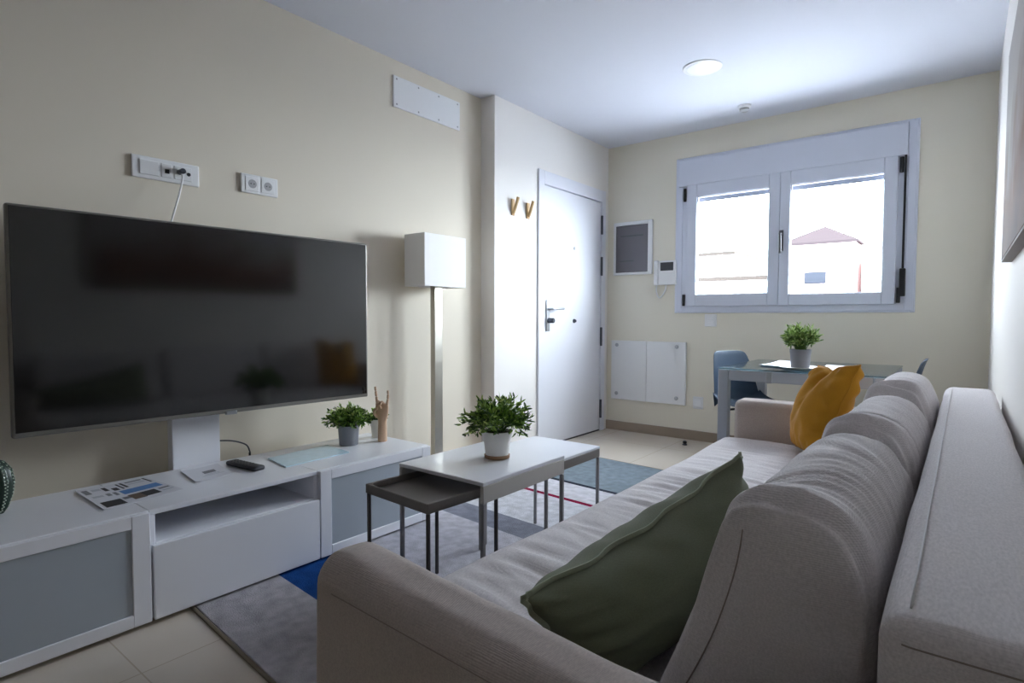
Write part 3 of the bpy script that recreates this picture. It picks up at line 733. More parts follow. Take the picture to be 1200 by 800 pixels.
# ---- wooden hand
def wooden_hand():
    t = thing('wooden_hand', 'wooden artist hand with two raised fingers standing beside the small white pot', 'ornament', (-2.385, 1.935, CT), R(20))
    # local x = along the palm's width (towards the little finger), y = palm thickness
    bm = newbm()
    rings = []
    for (z, a, b, ox) in ((0, 0.023, 0.023, 0), (0.004, 0.0245, 0.0245, 0), (0.05, 0.0235, 0.0235, 0), (0.1, 0.022, 0.02, 0), (0.115, 0.025, 0.0185, 0), (0.135, 0.033, 0.018, 0), (0.165, 0.037, 0.018, 0), (0.185, 0.037, 0.0165, 0), (0.195, 0.034, 0.013, 0), (0.199, 0.028, 0.008, 0)):
        rings.append([Vector((ox + a * math.cos(2 * math.pi * k / 32), b * math.sin(2 * math.pi * k / 32), z)) for k in range(32)])
    loft(bm, rings); link('palm', bm, WOOD, t, smooth=True)
    def finger(name, pts, r):
        bm = newbm(); P = [Vector(p) for p in pts]
        for i in range(len(P) - 1):
            a, b = P[i], P[i + 1]; q = [a.lerp(b, s) for s in (0.04, 0.12, 0.5, 0.88, 0.96)]
            k = 1 - 0.1 * i
            tube(bm, q, r, 12, radii=[r * 0.7 * k, r * k, r * k * 0.97, r * k * 0.93, r * 0.6 * k])
        link(name, bm, WOOD, t, smooth=True)
    finger('finger', [(-0.028, 0, 0.19), (-0.033, -0.002, 0.235), (-0.036, -0.004, 0.264), (-0.037, -0.006, 0.287)], 0.0078)
    finger('finger', [(-0.009, 0, 0.196), (-0.009, -0.026, 0.214), (-0.009, -0.042, 0.196), (-0.009, -0.033, 0.176)], 0.008)
    finger('finger', [(0.010, 0, 0.196), (0.010, -0.026, 0.212), (0.010, -0.041, 0.194), (0.010, -0.032, 0.176)], 0.0078)
    finger('finger', [(0.028, 0, 0.188), (0.035, -0.002, 0.225), (0.038, -0.004, 0.25), (0.037, -0.006, 0.27)], 0.007)
    finger('thumb', [(-0.026, -0.006, 0.125), (-0.034, -0.026, 0.15), (-0.018, -0.045, 0.17), (0.0, -0.05, 0.178)], 0.0082)
wooden_hand()

# ================================================================== FLOOR LAMP
t = thing('floor_lamp', 'floor lamp with rectangular white shade behind the media cabinets', 'floor lamp', (-2.605, 2.545, 0))
bm = newbm()
x0, x1, y0, y1, z0, z1, th = -0.092, 0.085, -0.178, 0.178, 1.227, 1.541, 0.004
box(bm, x0, x0 + th, y0, y1, z0, z1); box(bm, x1 - th, x1, y0, y1, z0, z1)
box(bm, x0 + th, x1 - th, y0, y0 + th, z0, z1); box(bm, x0 + th, x1 - th, y1 - th, y1, z0, z1)
s = link('lamp_shade', bm, SHADE, t)
bm = newbm(); box(bm, x0 + th, x1 - th, -0.006, 0.006, 1.45, 1.456); box(bm, -0.02, 0.02, y0 + th, y1 - th, 1.444, 1.449); link('shade_spider', bm, CHROME, s)
bm = newbm(); box(bm, -0.02, 0.02, -0.034, 0.034, 0.02, 1.36, 0.003, 2); link('pole', bm, NICKEL, t)
bm = newbm(); lathe(bm, (0, 0, 0), [(0.008, 1.36), (0.016, 1.365), (0.016, 1.4), (0.03, 1.42), (0.028, 1.46), (0.01, 1.48)], 'Z', 20); link('bulb', bm, WHITES, t, smooth=True)
bm = newbm(); box(bm, -0.12, 0.12, -0.14, 0.14, 0, 0.02, 0.004, 2); link('base', bm, NICKEL, t)

# ================================================================== RUG
t = thing('area_rug', 'pale grey rug with blue, dark grey and crimson bands under the coffee tables', 'rug', (-2.42, 0.906, 0), R(-4.3))
bm = newbm(); softn = 60
box(bm, 0, 1.75, 0, 2.82, 0.0005, 0.009, 0.003, 2); link('pile', bm, RUGM, t)
bm = newbm(); RBM = mat('rug binding', (120, 108, 92), 0.95)
box(bm, 0, 1.75, -0.014, -0.0005, 0.0005, 0.008, 0.003, 2); link('bound_edge', bm, RBM, t)
bm = newbm(); box(bm, 0, 1.75, 2.8205, 2.832, 0.0005, 0.008, 0.003, 2); link('bound_edge', bm, RBM, t)

# ================================================================== COFFEE TABLES (nest of three)
def legs(parent, x0, x1, y0, y1, ztop, w, m, zb=0.009):
    for (x, y) in ((x0, y0), (x1, y0), (x0, y1), (x1, y1)):
        bm = newbm()
        xa, xb = (x, x + w) if x == x0 else (x - w, x)
        ya, yb = (y, y + w) if y == y0 else (y - w, y)
        box(bm, xa, xb, ya, yb, zb, ztop, 0.002, 1); link('leg', bm, m, parent)
# big white one
t = thing('coffee_table', 'white coffee table with plant on it, the tallest of the nest', 'coffee table', (-1.48, 1.705, 0), R(0), 'nest of coffee tables')
wx, wy_, zt = 0.215, 0.252, 0.48
bm = newbm(); box(bm, -wx, wx, -wy_, wy_, zt - 0.014, zt, 0.003, 2); link('table_top', bm, TABW, t)
for s in (-1, 1):
    bm = newbm(); xa = wx - 0.016 if s > 0 else -wx + 0.001
    box(bm, xa, xa + 0.015, -wy_ + 0.001, wy_ - 0.001, zt - 0.074, zt - 0.0145, 0.002, 1); link('side_panel', bm, SKIRT, t)
legs(t, -wx + 0.001, wx - 0.001, -wy_ + 0.001, wy_ - 0.001, zt - 0.0745, 0.015, LEGG)
# second white table
t = thing('coffee_table', 'low white coffee table sticking out behind the one with the plant', 'coffee table', (-1.488, 2.10, 0), R(0), 'nest of coffee tables')
bx, by, zt2 = 0.184, 0.215, 0.45
bm = newbm(); box(bm, -bx, bx, -by, by, zt2 - 0.012, zt2, 0.003, 2); link('table_top', bm, TABW, t)
bm = newbm(); box(bm, bx - 0.012, bx - 0.001, -by + 0.001, by - 0.001, zt2 - 0.05, zt2 - 0.0125, 0.002, 1); box(bm, -bx + 0.001, -bx + 0.012, -by + 0.001, by - 0.001, zt2 - 0.05, zt2 - 0.0125, 0.002, 1)
box(bm, -bx + 0.013, bx - 0.013, -by + 0.001, -by + 0.011, zt2 - 0.05, zt2 - 0.0125, 0.002, 1)
link('apron', bm, TAUPE, t)
legs(t, -bx + 0.001, bx - 0.001, -by + 0.001, by - 0.001, zt2 - 0.0505, 0.013, LEGG)
# tray table
t = thing('tray_table', 'taupe tray table half pulled out from under the white coffee table', 'coffee table', (-1.49, 1.435, 0), R(-3.5), 'nest of coffee tables')
gx, gy, zg = 0.172, 0.168, 0.444
bm = newbm(); box(bm, -gx, gx, -gy, gy, zg - 0.034, zg - 0.022, 0.002, 1)
box(bm, -gx, -gx + 0.011, -gy, gy, zg - 0.0335, zg, 0.003, 2); box(bm, gx - 0.011, gx, -gy, gy, zg - 0.0335, zg, 0.003, 2)
box(bm, -gx + 0.009, gx - 0.009, -gy, -gy + 0.011, zg - 0.033, zg - 0.0002, 0.003, 2); box(bm, -gx + 0.009, gx - 0.009, gy - 0.011, gy, zg - 0.033, zg - 0.0002, 0.003, 2)
link('tray', bm, TAUPE, t)
legs(t, -gx + 0.003, gx - 0.003, -gy + 0.003, gy - 0.003, zg - 0.0345, 0.012, TAUPED)

# ================================================================== SOFA
SY0, SY1 = 0.585, 3.19
SFX, SBX = -0.95, 0.112
sofa = thing('sofa', 'long grey beige fabric three seat sofa along the right wall', 'sofa', (-0.42, 1.88, 0))
so = sofa.location
def sp(name, bm, m, **k):
    for v in bm.verts: v.co -= so
    return link(name, bm, m, sofa, **k)
def arm_near(p):
    x, y, z = p
    f = max(0.0, min(1.0, (x + 0.92) / 0.55))
    q = max(0.0, min(1.0, z / 0.6))
    z2 = z - 0.035 * f * q ** 3 + 0.004 * nz(x * 5, y * 5, z * 5) + 0.0016 * nz(x * 22, y * 18, z * 20)
    y2 = y - 0.012 * f * q + 0.006 * math.sin(math.pi * q) * (-1 if y < 0.66 else 0)
    return Vector((x, y2, z2))
bm = newbm(); softbox(bm, 'X', -0.925, 0.10, SY0, 0.728, 0.03, 0.608, 0.05, 0.03, 40, arm_near); sp('arm', bm, SOFA, smooth=True)
def arm_far(p):
    return Vector((p.x, p.y, p.z + 0.002 * nz(p.x * 8, p.y * 8, p.z * 8)))
bm = newbm(); softbox(bm, 'X', -0.93, 0.10, 3.035, 3.185, 0.03, 0.618, 0.035, 0.03, 40, arm_far); sp('arm', bm, SOFA, smooth=True)
def back_d(p):
    return Vector((p.x + 0.002 * nz(p.y * 5, p.z * 6, 1), p.y, p.z + 0.003 * nz(p.x * 6, p.y * 4, 7) + 0.0012 * nz(p.x * 30, p.y * 30, 3)))
bm = newbm(); softbox(bm, 'Y', 0.665, 3.12, -0.062, 0.108, 0.03, 0.745, 0.03, 0.025, 60, back_d); sp('backrest', bm, SOFA_LIT, smooth=True)
bm = newbm(); tube(bm, [(-0.035, 0.70 + k * 0.08, 0.7465 + 0.003 * nz(-0.035 * 6, (0.70 + k * 0.08) * 4, 7)) for k in range(30)], 0.0012, 6); sp('top_stitching', bm, STITCH, smooth=True)
bm = newbm(); box(bm, -0.93, -0.07, 0.73, 3.03, 0.035, 0.27, 0.01, 2); sp('base', bm, SOFA)
def seat_d(p):
    x, y, z = p
    if z < 0.36: return p
    w = max(0, min(1, (x + 0.97) / 0.12)) 
    wr = nz(x * 2.2 + 0.6 * y, y * 19 + x * 2.0, 3.1); wr = (1 - abs(wr) * 2.2)
    fade = 0.35 + 0.65 * max(0, nz(x * 1.5, y * 1.3, 9) + 0.5)
    d = 0.011 * wr * w * fade + 0.008 * nz(x * 3, y * 2.2, 1)
    sag = -0.012 * math.sin(math.pi * max(0, min(1, (y - 0.72) / 2.3)))
    return Vector((x, y, z + d + sag))
bm = newbm(); softbox(bm, 'Y', 0.735, 3.03, -0.985, -0.07, 0.275, 0.428, 0.045, 0.04, 170, seat_d, nside=46); sp('seat', bm, SOFA_LIT, smooth=True)

from mathutils.bvhtree import BVHTree
def surf_seam(body, pts, d, r, m, parent, name='seam'):
    dg = BVHTree.FromPolygons([v.co for v in body.data.vertices], [p.vertices for p in body.data.polygons])
    P = []
    for p in pts:
        h = dg.ray_cast(Vector(p) - so, Vector(d))
        if h[0] is not None: P.append(h[0])
    if len(P) > 2:
        bm = newbm(); tube(bm, P, r, 6); link(name, bm, m, parent, smooth=True)
arms = [c for c in kids(sofa) if c.name.startswith('arm')]
back = [c for c in kids(sofa) if c.name.startswith('backrest')][0]
surf_seam(arms[0], [(-0.86 + k * 0.03, 0.3, 0.555 - 0.0006 * k) for k in range(27)], (0, 1, 0), 0.001, SEAMC, arms[0])
surf_seam(back, [(-0.04 + k * 0.008, 0.4, 0.722) for k in range(18)], (0, 1, 0), 0.001, SEAMC, back)

# ---- loose back cushions
def back_cushion(y0, y1, seed, label, top=0.79, m=SOFA):
    t = thing('back_cushion', label, 'cushion', (-0.22, (y0 + y1) / 2, 0.42), 0, 'loose back cushions of the sofa')
    o = t.location; L = y1 - y0; yc = (y0 + y1) / 2
    # section in (x, z), leaning on the backrest
    H = top - 0.42
    ctl = [(-0.35, 0.43), (-0.25, 0.424), (-0.12, 0.428), (-0.085, 0.46), (-0.078, 0.55), (-0.076, 0.66), (-0.085, 0.72), (-0.115, 0.42 + H * 0.94), (-0.165, 0.42 + H), (-0.215, 0.42 + H * 0.99),
           (-0.252, 0.42 + H * 0.92), (-0.270, 0.42 + H * 0.80), (-0.300, 0.62), (-0.332, 0.54), (-0.358, 0.47)]
    n = len(ctl); sec = []
    for i in range(n):
        p0, p1, p2, p3 = [Vector((*ctl[(i + k) % n], 0)) for k in (-1, 0, 1, 2)]
        for k in range(8):
            u = k / 8
            q = 0.5 * ((2 * p1) + (p2 - p0) * u + (2 * p0 - 5 * p1 + 4 * p2 - p3) * u * u + (3 * p1 - p0 - 3 * p2 + p3) * u ** 3)
            sec.append((q.x, q.y))
    cx = sum(p[0] for p in sec) / len(sec); cz = sum(p[1] for p in sec) / len(sec)
    st = []
    N = 110
    rings = []
    for i in range(N + 1):
        s = -1 + 2 * i / N
        s = math.copysign(1 - (1 - abs(s)) ** 1.5, s)          # more stations towards the ends
        e = (1 - abs(s) ** 22) ** 0.45 if abs(s) < 1 else 0.0
        ring_ = []
        for (x, z) in sec:
            k = 0.30 + 0.70 * e
            if abs(s) >= 1: k = 0.30
            xx = cx + (x - cx) * k; zz = cz + (z - cz) * k
            if zz < 0.424: zz = 0.424
            y = yc + s * L / 2 - math.copysign(0.016, s) * max(0, min(1, (zz - 0.55) / 0.2)) * abs(s) ** 12 * (1 if s > 0 else 0.5)
            top_ = max(0, min(1, (zz - 0.5) / 0.25))
            # folds running across the top, gathers at the corners
            f = nz(xx * 5 + seed, y * 26 + 3 * nz(xx * 6, y * 3, seed), zz * 4)
            f = (1 - 2.0 * abs(f))
            g = nz(xx * 9, y * 9, zz * 9 + seed)
            corner = max(0, (abs(s) - 0.72) / 0.28) * top_
            pinch = max(0, 1 - abs(abs(s) - 0.90) / 0.07) * top_ * max(0, 1 - abs(x + 0.15) / 0.08)
            rimb = math.exp(-((abs(s) - 0.965) / 0.02) ** 2) - 0.8 * math.exp(-((abs(s) - 0.90) / 0.03) ** 2)
            amt = 0.011 * rimb * top_ + 0.0058 * f * (0.25 + 0.75 * top_) + 0.007 * g * (0.3 + corner)
            dx, dz = (xx - cx), (zz - cz); l = math.hypot(dx, dz) or 1
            ex = 0.014 * corner * max(0, 1 - abs(x + 0.245) / 0.06)   # ear at the front upper corner
            xx += dx / l * (amt + ex); zz += dz / l * (amt + ex) - 0.016 * pinch * e - (0.072 * top_ * s ** 8 if s > 0 else -0.014 * top_ * math.exp(-((abs(s) - 0.84) / 0.14) ** 2))
            if zz < 0.424: zz = 0.424
            xx = min(xx, -0.070)
            ring_.append(Vector((xx, y + 0.008 * nz(xx * 12, zz * 12, seed + y), zz)) - o)
        rings.append(ring_)
    bm = newbm(); loft(bm, rings); link('cushion_body', bm, m, t, smooth=True)
    # seam down each end panel
    for s in (-1,):
        pts = []
        for k in range(15):
            u = k / 14
            x = -0.228 - 0.115 * u ** 1.2 + 0.012 * math.sin(u * 3.1); z = 0.42 + H * (0.90 - 0.86 * u)
            pts.append((x, z))
        # project the seam onto the end face of the lofted body
        from mathutils.bvhtree import BVHTree
        body = kids(t)[0] if kids(t) else None
        dg = BVHTree.FromPolygons([v.co for v in body.data.vertices], [p.vertices for p in body.data.polygons])
        P = []
        for (x, z) in pts:
            h = dg.ray_cast(Vector((x - o.x, s * L, z - o.z)), Vector((0, -s, 0)))
            if h[0] is not None: P.append(h[0] + Vector((0, s * 0.0004, 0)))
        if len(P) > 3:
            bm = newbm(); tube(bm, P, 0.0011, 6); link('seam', bm, SEAMC, t, smooth=True)
    return t
back_cushion(0.785, 1.515, 1.3, 'grey beige back cushion nearest the dark green pillow', 0.792, SOFA_LIT)
back_cushion(1.525, 2.27, 5.7, 'grey beige back cushion in the middle of the sofa', 0.795, SOFA_LIT)
back_cushion(2.28, 3.01, 9.1, 'grey beige back cushion behind the mustard pillow', 0.815, SOFA_LIT)

# ---- scatter pillows
def pillow(name, label, c00, c10, c11, c01, thick, m, seed, pull=0.10, nrm_hint=None, seam=None, folds=None, sag=None, nu=64, nv=48, wr=0.006, seam_w=0.012, pe=0.5, edge_w=0.006):
    """c00 bottom-left, c10 bottom-right, c11 top-right, c01 top-left"""
    C = [Vector(c) for c in (c00, c10, c11, c01)]; ctr = sum(C, Vector()) / 4
    base = Vector((ctr.x, ctr.y, min(c.z for c in C)))
    t = thing(name, label, 'pillow', base)
    nrm = (C[1] - C[0] + C[2] - C[3]).cross(C[3] - C[0] + C[2] - C[1]).normalized()
    if nrm_hint and nrm.dot(Vector(nrm_hint)) < 0: nrm = -nrm
    def P(u, v):
        pu = u * (1 - pull * (1 - v * v) * (0.3 + 0.7 * u * u)); pv = v * (1 - pull * (1 - u * u) * (0.3 + 0.7 * v * v))
        a, b = (pu + 1) / 2, (pv + 1) / 2
        p = (C[0] * (1 - a) + C[1] * a) * (1 - b) + (C[3] * (1 - a) + C[2] * a) * b
        if sag: p = p + sag(u, v)
        return p
    def prof(u, v): return max(0.0, (1 - u * u) * (1 - v * v)) ** pe
    bm = newbm(); g = {}
    for s in (1, -1):
        for i in range(nu + 1):
            for j in range(nv + 1):
                u = -1 + 2 * i / nu; v = -1 + 2 * j / nv
                u = math.sin(u * math.pi / 2); v = math.sin(v * math.pi / 2)
                edge = i in (0, nu) or j in (0, nv)
                if edge and s == -1: g[s, i, j] = g[1, i, j]; continue
                p = P(u, v); k = prof(u, v)
                w = wr * (1 - 1.6 * abs(nz(u * 2.2 + seed, v * 2.2, seed * 3 + s))) * min(1, 4 * k)
                rim = max(0, max(abs(u), abs(v)) - 0.6) / 0.4
                ang = (u if abs(v) > abs(u) else v)
                w += wr * 0.8 * rim * math.sin(ang * 19 + seed + 2 * nz(u * 3, v * 3, seed)) * min(1, 3 * k)
                if folds: w += folds(u, v, s)
                q = p + nrm * s * (thick / 2 * k + w * min(1, 5 * k))
                q += nrm * edge_w * math.sin(ang * 13 + seed) * (rim ** 2)
                g[s, i, j] = bm.verts.new(q - base)
    for s in (1, -1):
        for i in range(nu):
            for j in range(nv):
                q = [g[s, i, j], g[s, i + 1, j], g[s, i + 1, j + 1], g[s, i, j + 1]]
                if len(set(q)) == 4:
                    try: bm.faces.new(q)
                    except ValueError: pass
    # flange / seam: follow the rim
    rim = [g[1, i, 0].co.copy() for i in range(nu)] + [g[1, nu, j].co.copy() for j in range(nv)] + [g[1, i, nv].co.copy() for i in range(nu, 0, -1)] + [g[1, 0, j].co.copy() for j in range(nv, 0, -1)]
    o = link('cover', bm, m, t, smooth=True)
    if seam:
        bm = newbm(); n = len(rim); cc = sum(rim, Vector()) / n; A = []; B = []; D = []; E = []
        for k, p in enumerate(rim):
            tg = (rim[(k + 1) % n] - rim[k - 1]).normalized(); out = tg.cross(nrm).normalized()
            if out.dot(p - cc) < 0: out = -out
            wob = 0.004 * nz(k * 0.35, seed, 1)
            A.append(bm.verts.new(p - out * 0.004 + nrm * 0.0022)); B.append(bm.verts.new(p + out * seam_w + nrm * (0.0018 + wob)))
            D.append(bm.verts.new(p + out * seam_w + nrm * (-0.0018 + wob))); E.append(bm.verts.new(p - out * 0.004 - nrm * 0.0022))
        for k in range(n):
            k2 = (k + 1) % n
            for X, Y in ((A, B), (B, D), (D, E)): bm.faces.new((X[k], X[k2], Y[k2], Y[k]))
        link('seam', bm, seam, t, smooth=True)
    return t
GA, GB = Vector((-0.548, 0.725, 0.588)), Vector((-0.405, 1.37, 0.722))
def g_sag(u, v):
    # lower edge rests on the seat; the upper seam dips between the two tips
    return Vector((0.0, 0, -0.02 * (1 - u * u) * max(0, v)))
pillow('green_pillow', 'dark olive green pillow with raised seam propped by the near sofa arm',
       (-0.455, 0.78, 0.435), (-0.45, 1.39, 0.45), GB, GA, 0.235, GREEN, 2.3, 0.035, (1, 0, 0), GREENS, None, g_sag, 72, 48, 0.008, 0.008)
def y_fold(u, v, s):
    # karate-chop crease running down from the top middle
    d = abs(u - 0.1 * v + 0.05)
    return -0.055 * math.exp(-(d / 0.22) ** 2) * max(0, (v + 0.45) / 1.45) + 0.012 * math.sin(6 * u + 3 * v) * (0.3 + 0.3 * v)
def y_sag(u, v): return Vector((0, 0, -0.035 * math.exp(-((u + 0.0) / 0.3) ** 2) * max(0, v) ** 2))
pillow('mustard_pillow', 'mustard yellow pillow dented at the top in the far sofa corner',
       (-0.615, 2.96, 0.435), (-0.475, 2.66, 0.445), (-0.329, 2.70, 0.850), (-0.528, 2.96, 0.820), 0.185, MUST, 4.4, 0.05, (-0.8, -0.6, 0), MUST, y_fold, y_sag, 80, 80, 0.010, 0.003, 0.5, 0.0015)

# ================================================================== DINING CORNER
dx0, dx1, dy0, dy1, dz = -1.19, -0.31, 3.57, 4.47, 0.735
dt = thing('dining_table', 'glass topped dining table with grey metal frame under the window', 'dining table', ((dx0 + dx1) / 2, (dy0 + dy1) / 2, 0))
do = dt.location
def dp(name, bm, m, **k):
    for v in bm.verts: v.co -= do
    return link(name, bm, m, dt, **k)
bm = newbm(); box(bm, dx0 - 0.003, dx1 + 0.003, dy0 - 0.003, dy1 + 0.003, dz - 0.009, dz, 0.002, 2); dp('glass_top', bm, TGLASS)
bm = newbm(); rt = 0.025
box(bm, dx0 + 0.062, dx1 - 0.062, dy0 + 0.002, dy0 + rt, dz - 0.075, dz - 0.01, 0.003, 1); box(bm, dx0 + 0.062, dx1 - 0.062, dy1 - rt, dy1 - 0.002, dz - 0.075, dz - 0.01, 0.003, 1); 
box(bm, dx0 + 0.002, dx0 + rt, dy0 + 0.062, dy1 - 0.062, dz - 0.075, dz - 0.01, 0.003, 1); box(bm, dx1 - rt, dx1 - 0.002, dy0 + 0.062, dy1 - 0.062, dz - 0.075, dz - 0.01, 0.003, 1)
dp('apron', bm, FRAMEG)
bm = newbm(); box(bm, (dx0 + dx1) / 2 - 0.16, (dx0 + dx1) / 2 - 0.125, dy0 - 0.001, dy0 + 0.03, dz - 0.078, dz - 0.0105, 0.003, 1); dp('extension_catch', bm, CHROME)
bm = newbm(); box(bm, dx0 + rt + 0.001, dx1 - rt - 0.001, dy0 + rt + 0.001, dy1 - rt - 0.001, dz - 0.05, dz - 0.03); dp('extension_leaf', bm, mat('grey leaf lacquer', (188, 198, 204), 0.3))
for (x, y) in ((dx0, dy0), (dx1 - 0.06, dy0), (dx0, dy1 - 0.06), (dx1 - 0.06, dy1 - 0.06)):
    bm = newbm(); box(bm, x + 0.0005, x + 0.0605, y, y + 0.06, 0.0095 if y < 4 else 0.0, dz - 0.0095, 0.004, 2); dp('leg', bm, FRAMEG)

# chairs
def chair(loc, rz, label):
    """local +x = the way the sitter faces"""
    t = thing('dining_chair', label, 'chair', loc, rz, 'slate blue dining chairs')
    sec = [(-0.262, 0.802, 0.085, 0.004), (-0.259, 0.796, 0.125, 0.012), (-0.252, 0.775, 0.15, 0.022), (-0.235, 0.71, 0.172, 0.04), (-0.215, 0.63, 0.188, 0.055), (-0.195, 0.56, 0.2, 0.062), (-0.172, 0.49, 0.21, 0.06),
           (-0.13, 0.445, 0.218, 0.05), (-0.06, 0.432, 0.222, 0.035), (0.04, 0.43, 0.22, 0.025), (0.14, 0.437, 0.212, 0.018), (0.2, 0.44, 0.205, 0.008), (0.225, 0.428, 0.185, 0.0)]
    sm = smoothpath([(s[0], s[1], s[2]) for s in sec], 4); cv = smoothpath([(s[3], 0, 0) for s in sec], 4)
    bm = newbm(); n = 18; G = []
    for q, (p, c) in enumerate(zip(sm, cv)):
        t0 = sm[max(q - 1, 0)]; t1 = sm[min(q + 1, len(sm) - 1)]
        d = Vector((t1.x - t0.x, 0, t1.z - t0.z)).normalized(); nn = Vector((-d.z, 0, d.x))
        if nn.x < -0.2 or nn.z < -0.2: nn = -nn
        row = []
        for k in range(n + 1):
            w = -1 + 2 * k / n
            row.append(Vector((p.x, w * p.z, p.y)) if False else Vector((p.x, 0, p.y)) + Vector((0, w * p.z, 0)) + nn * c.x * (abs(w) ** 2.4))
        G.append((row, nn))
    th = 0.007
    F = [[bm.verts.new(v) for v in r] for r, _ in G]; Bk = [[bm.verts.new(v - nn * th) for v in r] for r, nn in G]
    for i in range(len(F) - 1):
        for k in range(n):
            bm.faces.new((F[i][k], F[i + 1][k], F[i + 1][k + 1], F[i][k + 1])); bm.faces.new((Bk[i][k + 1], Bk[i + 1][k + 1], Bk[i + 1][k], Bk[i][k]))
    for i in range(len(F) - 1):
        for k in (0, n): bm.faces.new((F[i][k], Bk[i][k], Bk[i + 1][k], F[i + 1][k]))
    for i in (0, len(F) - 1):
        for k in range(n): bm.faces.new((F[i][k], F[i][k + 1], Bk[i][k + 1], Bk[i][k]))
    link('shell', bm, CHAIRB, t, smooth=True, auto=60)
    for (sx, sy) in ((0.13, 0.14), (0.13, -0.14), (-0.11, 0.14), (-0.11, -0.14)):
        bm = newbm(); tube(bm, [(sx, sy, 0.425), (sx * 1.25, sy * 1.15, 0.22), (sx * 1.5, sy * 1.32, 0.0)], 0.013, 10, radii=[0.015, 0.013, 0.010]); link('leg', bm, DARKP, t, smooth=True, auto=50)
    bm = newbm(); tube(bm, [(0.13, 0.14, 0.40), (0.13, -0.14, 0.40)], 0.008, 8); link('cross_bar', bm, DARKP, t, smooth=True)
    bm = newbm(); tube(bm, [(-0.11, 0.14, 0.40), (-0.11, -0.14, 0.40)], 0.008, 8); link('cross_bar', bm, DARKP, t, smooth=True)
    return t
chair((-1.125, 4.13, 0), R(-30), 'slate blue plastic chair at the left end of the glass table')
chair((-0.43, 4.12, 0), R(180), 'slate blue chair peeping over the sofa cushions at table right end')

# things on the dining table
plant('potted_plant', 'pale green plant in grey pot on the glass dining table', (-0.765, 3.75, dz + 0.0116),
      [(0.048, 0.0), (0.051, 0.002), (0.056, 0.082), (0.0575, 0.0825), (0.0595, 0.108), (0.056, 0.108), (0.053, 0.09), (0.02, 0.088)], POTG,
      dict(rad=0.088, height=0.155, n=190, leaf=0.03, wid=0.0045, seed=12, droop=0.05, elmax=74), LEAFP, soilz=0.1, soilr=0.053)
t = thing('plate', 'white plate under the grey pot on the dining table', 'plate', (-0.765, 3.75, dz))
bm = newbm(); lathe(bm, (0, 0, 0), [(0.06, 0.001), (0.09, 0.004), (0.118, 0.014), (0.117, 0.0155), (0.088, 0.0085), (0.07, 0.0062), (0.066, 0.011), (0.003, 0.0112)], 'Z', 48); link('dish', bm, POTW, t, smooth=True)
sheet('napkin', 'white paper napkin on the glass table left of the plant', 'napkin', [(-1.03, 3.86), (-1.02, 4.34), (-0.84, 4.26), (-0.85, 3.78)], [], z=dz + 0.0004, curl=0.006, th=0.002)
sheet('napkin', 'white paper napkin on the glass table right of the plant', 'napkin', [(-0.66, 3.66), (-0.69, 4.14), (-0.56, 4.12), (-0.53, 3.64)], [], z=dz + 0.0004, curl=0.004, th=0.002)

# ================================================================== OUTSIDE
Y0 = 24.0
t = thing('house', 'pale pink house with pyramid roof seen through the right window sash', 'house', (-3.6, Y0, -6))
def px_at(px, py, Y):
    # where a point of the view meets the plane y = Y (worked out once from the camera's pose)
    d = CAMR @ Vector(((px - 600) / 674.47, (400 - py) / 674.47, -1.0)); k = Y / d.y
    return Vector((d.x * k, Y, 1.04 + d.z * k))
def rotm(y, p, r):
    cy, sy, cp, sp_, cr, sr = math.cos(y), math.sin(y), math.cos(p), math.sin(p), math.cos(r), math.sin(r)
    F = Vector((-sy * cp, cy * cp, sp_)); Rr = Vector((cy, sy, 0)); U = Rr.cross(F)
    R2 = cr * Rr + sr * U; U2 = -sr * Rr + cr * U
    return Matrix((R2, U2, -F)).transposed()
CAMR = rotm(R(38.18994), R(-2.40441), R(0.13681))
a = px_at(915, 289, Y0); b = px_at(1003, 287, Y0); ap = px_at(967, 265, Y0 + 3); w0 = px_at(943, 319, Y0); w1 = px_at(968, 332, Y0)
ox, oy, oz = t.location
bm = newbm(); box(bm, a.x - ox, b.x - ox, 0, 6, 0, a.z - oz); link('wall', bm, PINK, t)
bm = newbm()
q = [bm.verts.new(v) for v in ((a.x - ox - 0.1, -0.15, a.z - oz), (b.x - ox + 0.1, -0.15, a.z - oz), (b.x - ox + 0.1, 6.15, a.z - oz), (a.x - ox - 0.1, 6.15, a.z - oz))]
q2 = [bm.verts.new(v.co + Vector((0, 0, 0.08))) for v in q]; tp = bm.verts.new((ap.x - ox, 3, ap.z - oz))
bm.faces.new(q)
for k in range(4): bm.faces.new((q[k], q[(k + 1) % 4], q2[(k + 1) % 4], q2[k])); bm.faces.new((q2[k], q2[(k + 1) % 4], tp))
rf = link('roof', bm, ROOFP, t)
bm = newbm(); box(bm, w0.x - ox, w1.x - ox, -0.05, 0.05, w1.z - oz, w0.z - oz); wf = link('window', bm, OUTG, t)
bm = newbm(); box(bm, w0.x - ox + 0.05, w1.x - ox - 0.05, -0.08, -0.051, w1.z - oz + 0.05, w0.z - oz - 0.3); link('pane', bm, OUTG, wf)
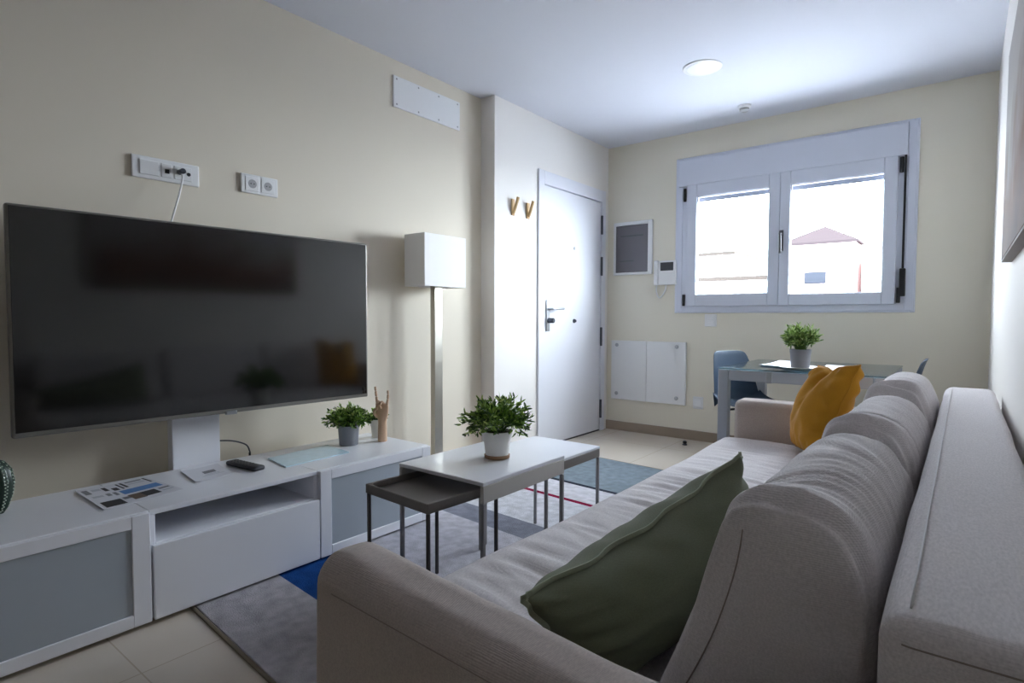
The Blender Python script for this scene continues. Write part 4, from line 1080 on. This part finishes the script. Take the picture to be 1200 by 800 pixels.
# neighbour to its right and the low roofs on the left
c0 = px_at(1005.5, 291, Y0); c1 = px_at(1075, 291, Y0)
t = thing('house', 'plain pale flat roofed house right of the pyramid roof', 'house', (max(c0.x, b.x + 0.16), Y0, -6))
bm = newbm(); box(bm, 0.05, c1.x - c0.x, 0, 6, 0, c0.z + 6); link('wall', bm, OUTW, t)
bm = newbm(); box(bm, 0.0, c1.x - c0.x + 0.05, -0.05, 6.05, c0.z + 6.001, c0.z + 6.1); link('parapet', bm, OUTW, t)
YL = 30.0
l0 = px_at(800, 331, YL); l1 = px_at(912, 330, YL); l2 = px_at(812, 301, YL + 6); l3 = px_at(860, 301, YL + 6)
t = thing('house', 'low pale rooftop with tan edge seen through the left window sash', 'house', (l0.x, YL, -6))
bm = newbm(); box(bm, 0, l1.x - l0.x, 0, 5, 0, l0.z + 6); link('wall', bm, OUTW, t)
bm = newbm(); box(bm, -0.05, l1.x - l0.x + 0.05, -0.1, 5.1, l0.z + 6.001, l0.z + 6.22); link('roof_edge', bm, TAN, t)
t = thing('house', 'far pale block with grey eaves behind the low rooftop', 'house', (l2.x, YL + 6, -6))
bm = newbm(); box(bm, 0, l3.x - l2.x, 0, 5, 0, l2.z + 6); link('wall', bm, OUTW, t)
bm = newbm(); box(bm, -0.2, l3.x - l2.x + 0.1, -0.2, 5.1, l2.z + 6.001, l2.z + 6.2); link('eaves', bm, TAN, t)
bm = newbm(); box(bm, -60, 60, YB + 0.3, 90, -6.2, -6.0); struct('ground', bm, mat('pale sunlit paving', (172, 173, 178), 0.9, spec=0))

# ================================================================== LIGHT
SKY = 42.0
w = bpy.data.worlds.new('World'); sc.world = w; w.use_nodes = True
bg = w.node_tree.nodes['Background']; bg.inputs['Color'].default_value = (0.83, 0.905, 1.0, 1)
wn = w.node_tree; wtc = wn.nodes.new('ShaderNodeTexCoord'); wsp = wn.nodes.new('ShaderNodeSeparateXYZ'); wmr = wn.nodes.new('ShaderNodeMapRange')
wmr.inputs['From Min'].default_value = -0.1; wmr.inputs['From Max'].default_value = 0.95      # the sky is brighter on the sun's side
wmr.inputs['To Min'].default_value = SKY * 0.8; wmr.inputs['To Max'].default_value = SKY * 2.0
wn.links.new(wtc.outputs['Generated'], wsp.inputs[0]); wn.links.new(wsp.outputs['X'], wmr.inputs['Value']); wn.links.new(wmr.outputs['Result'], bg.inputs['Strength'])
ld = bpy.data.lights.new('window_portal', 'AREA'); ld.shape = 'RECTANGLE'; ld.size = 1.6; ld.size_y = 1.05; ld.cycles.is_portal = True
lo = bpy.data.objects.new('window_portal', ld); COL.objects.link(lo); lo.location = (-1.125, YB + 0.26, 1.62); lo.rotation_euler = (R(-90), 0, 0)

sd = bpy.data.lights.new('sun', 'SUN'); sd.energy = 20.0; sd.angle = R(0.6); sd.color = (0.97, 0.97, 1.0)
sn = bpy.data.objects.new('sun', sd); COL.objects.link(sn); sn.rotation_euler = (R(5), R(52), 0)

# ================================================================== CAMERA
cd = bpy.data.cameras.new('camera'); cam = bpy.data.objects.new('camera', cd); COL.objects.link(cam)
cd.sensor_width = 36; cd.lens = 674.47 * 36 / 1200; cd.clip_start = 0.02; cd.clip_end = 300
cam.matrix_world = Matrix.Translation((0, 0, 1.04)) @ CAMR.to_4x4()
sc.camera = cam
sc.view_settings.view_transform = 'Standard'; sc.view_settings.look = 'None'; sc.view_settings.gamma = 1.0
sc.view_settings.use_curve_mapping = False
sc.view_settings.exposure = 0.0
sc.cycles.use_denoising = True
sc.cycles.sample_clamp_indirect = 0.0; sc.cycles.sample_clamp_direct = 0.0
sc.cycles.max_bounces = 14; sc.cycles.diffuse_bounces = 8; sc.cycles.transparent_max_bounces = 16
sc.cycles.caustics_reflective = False; sc.cycles.caustics_refractive = False
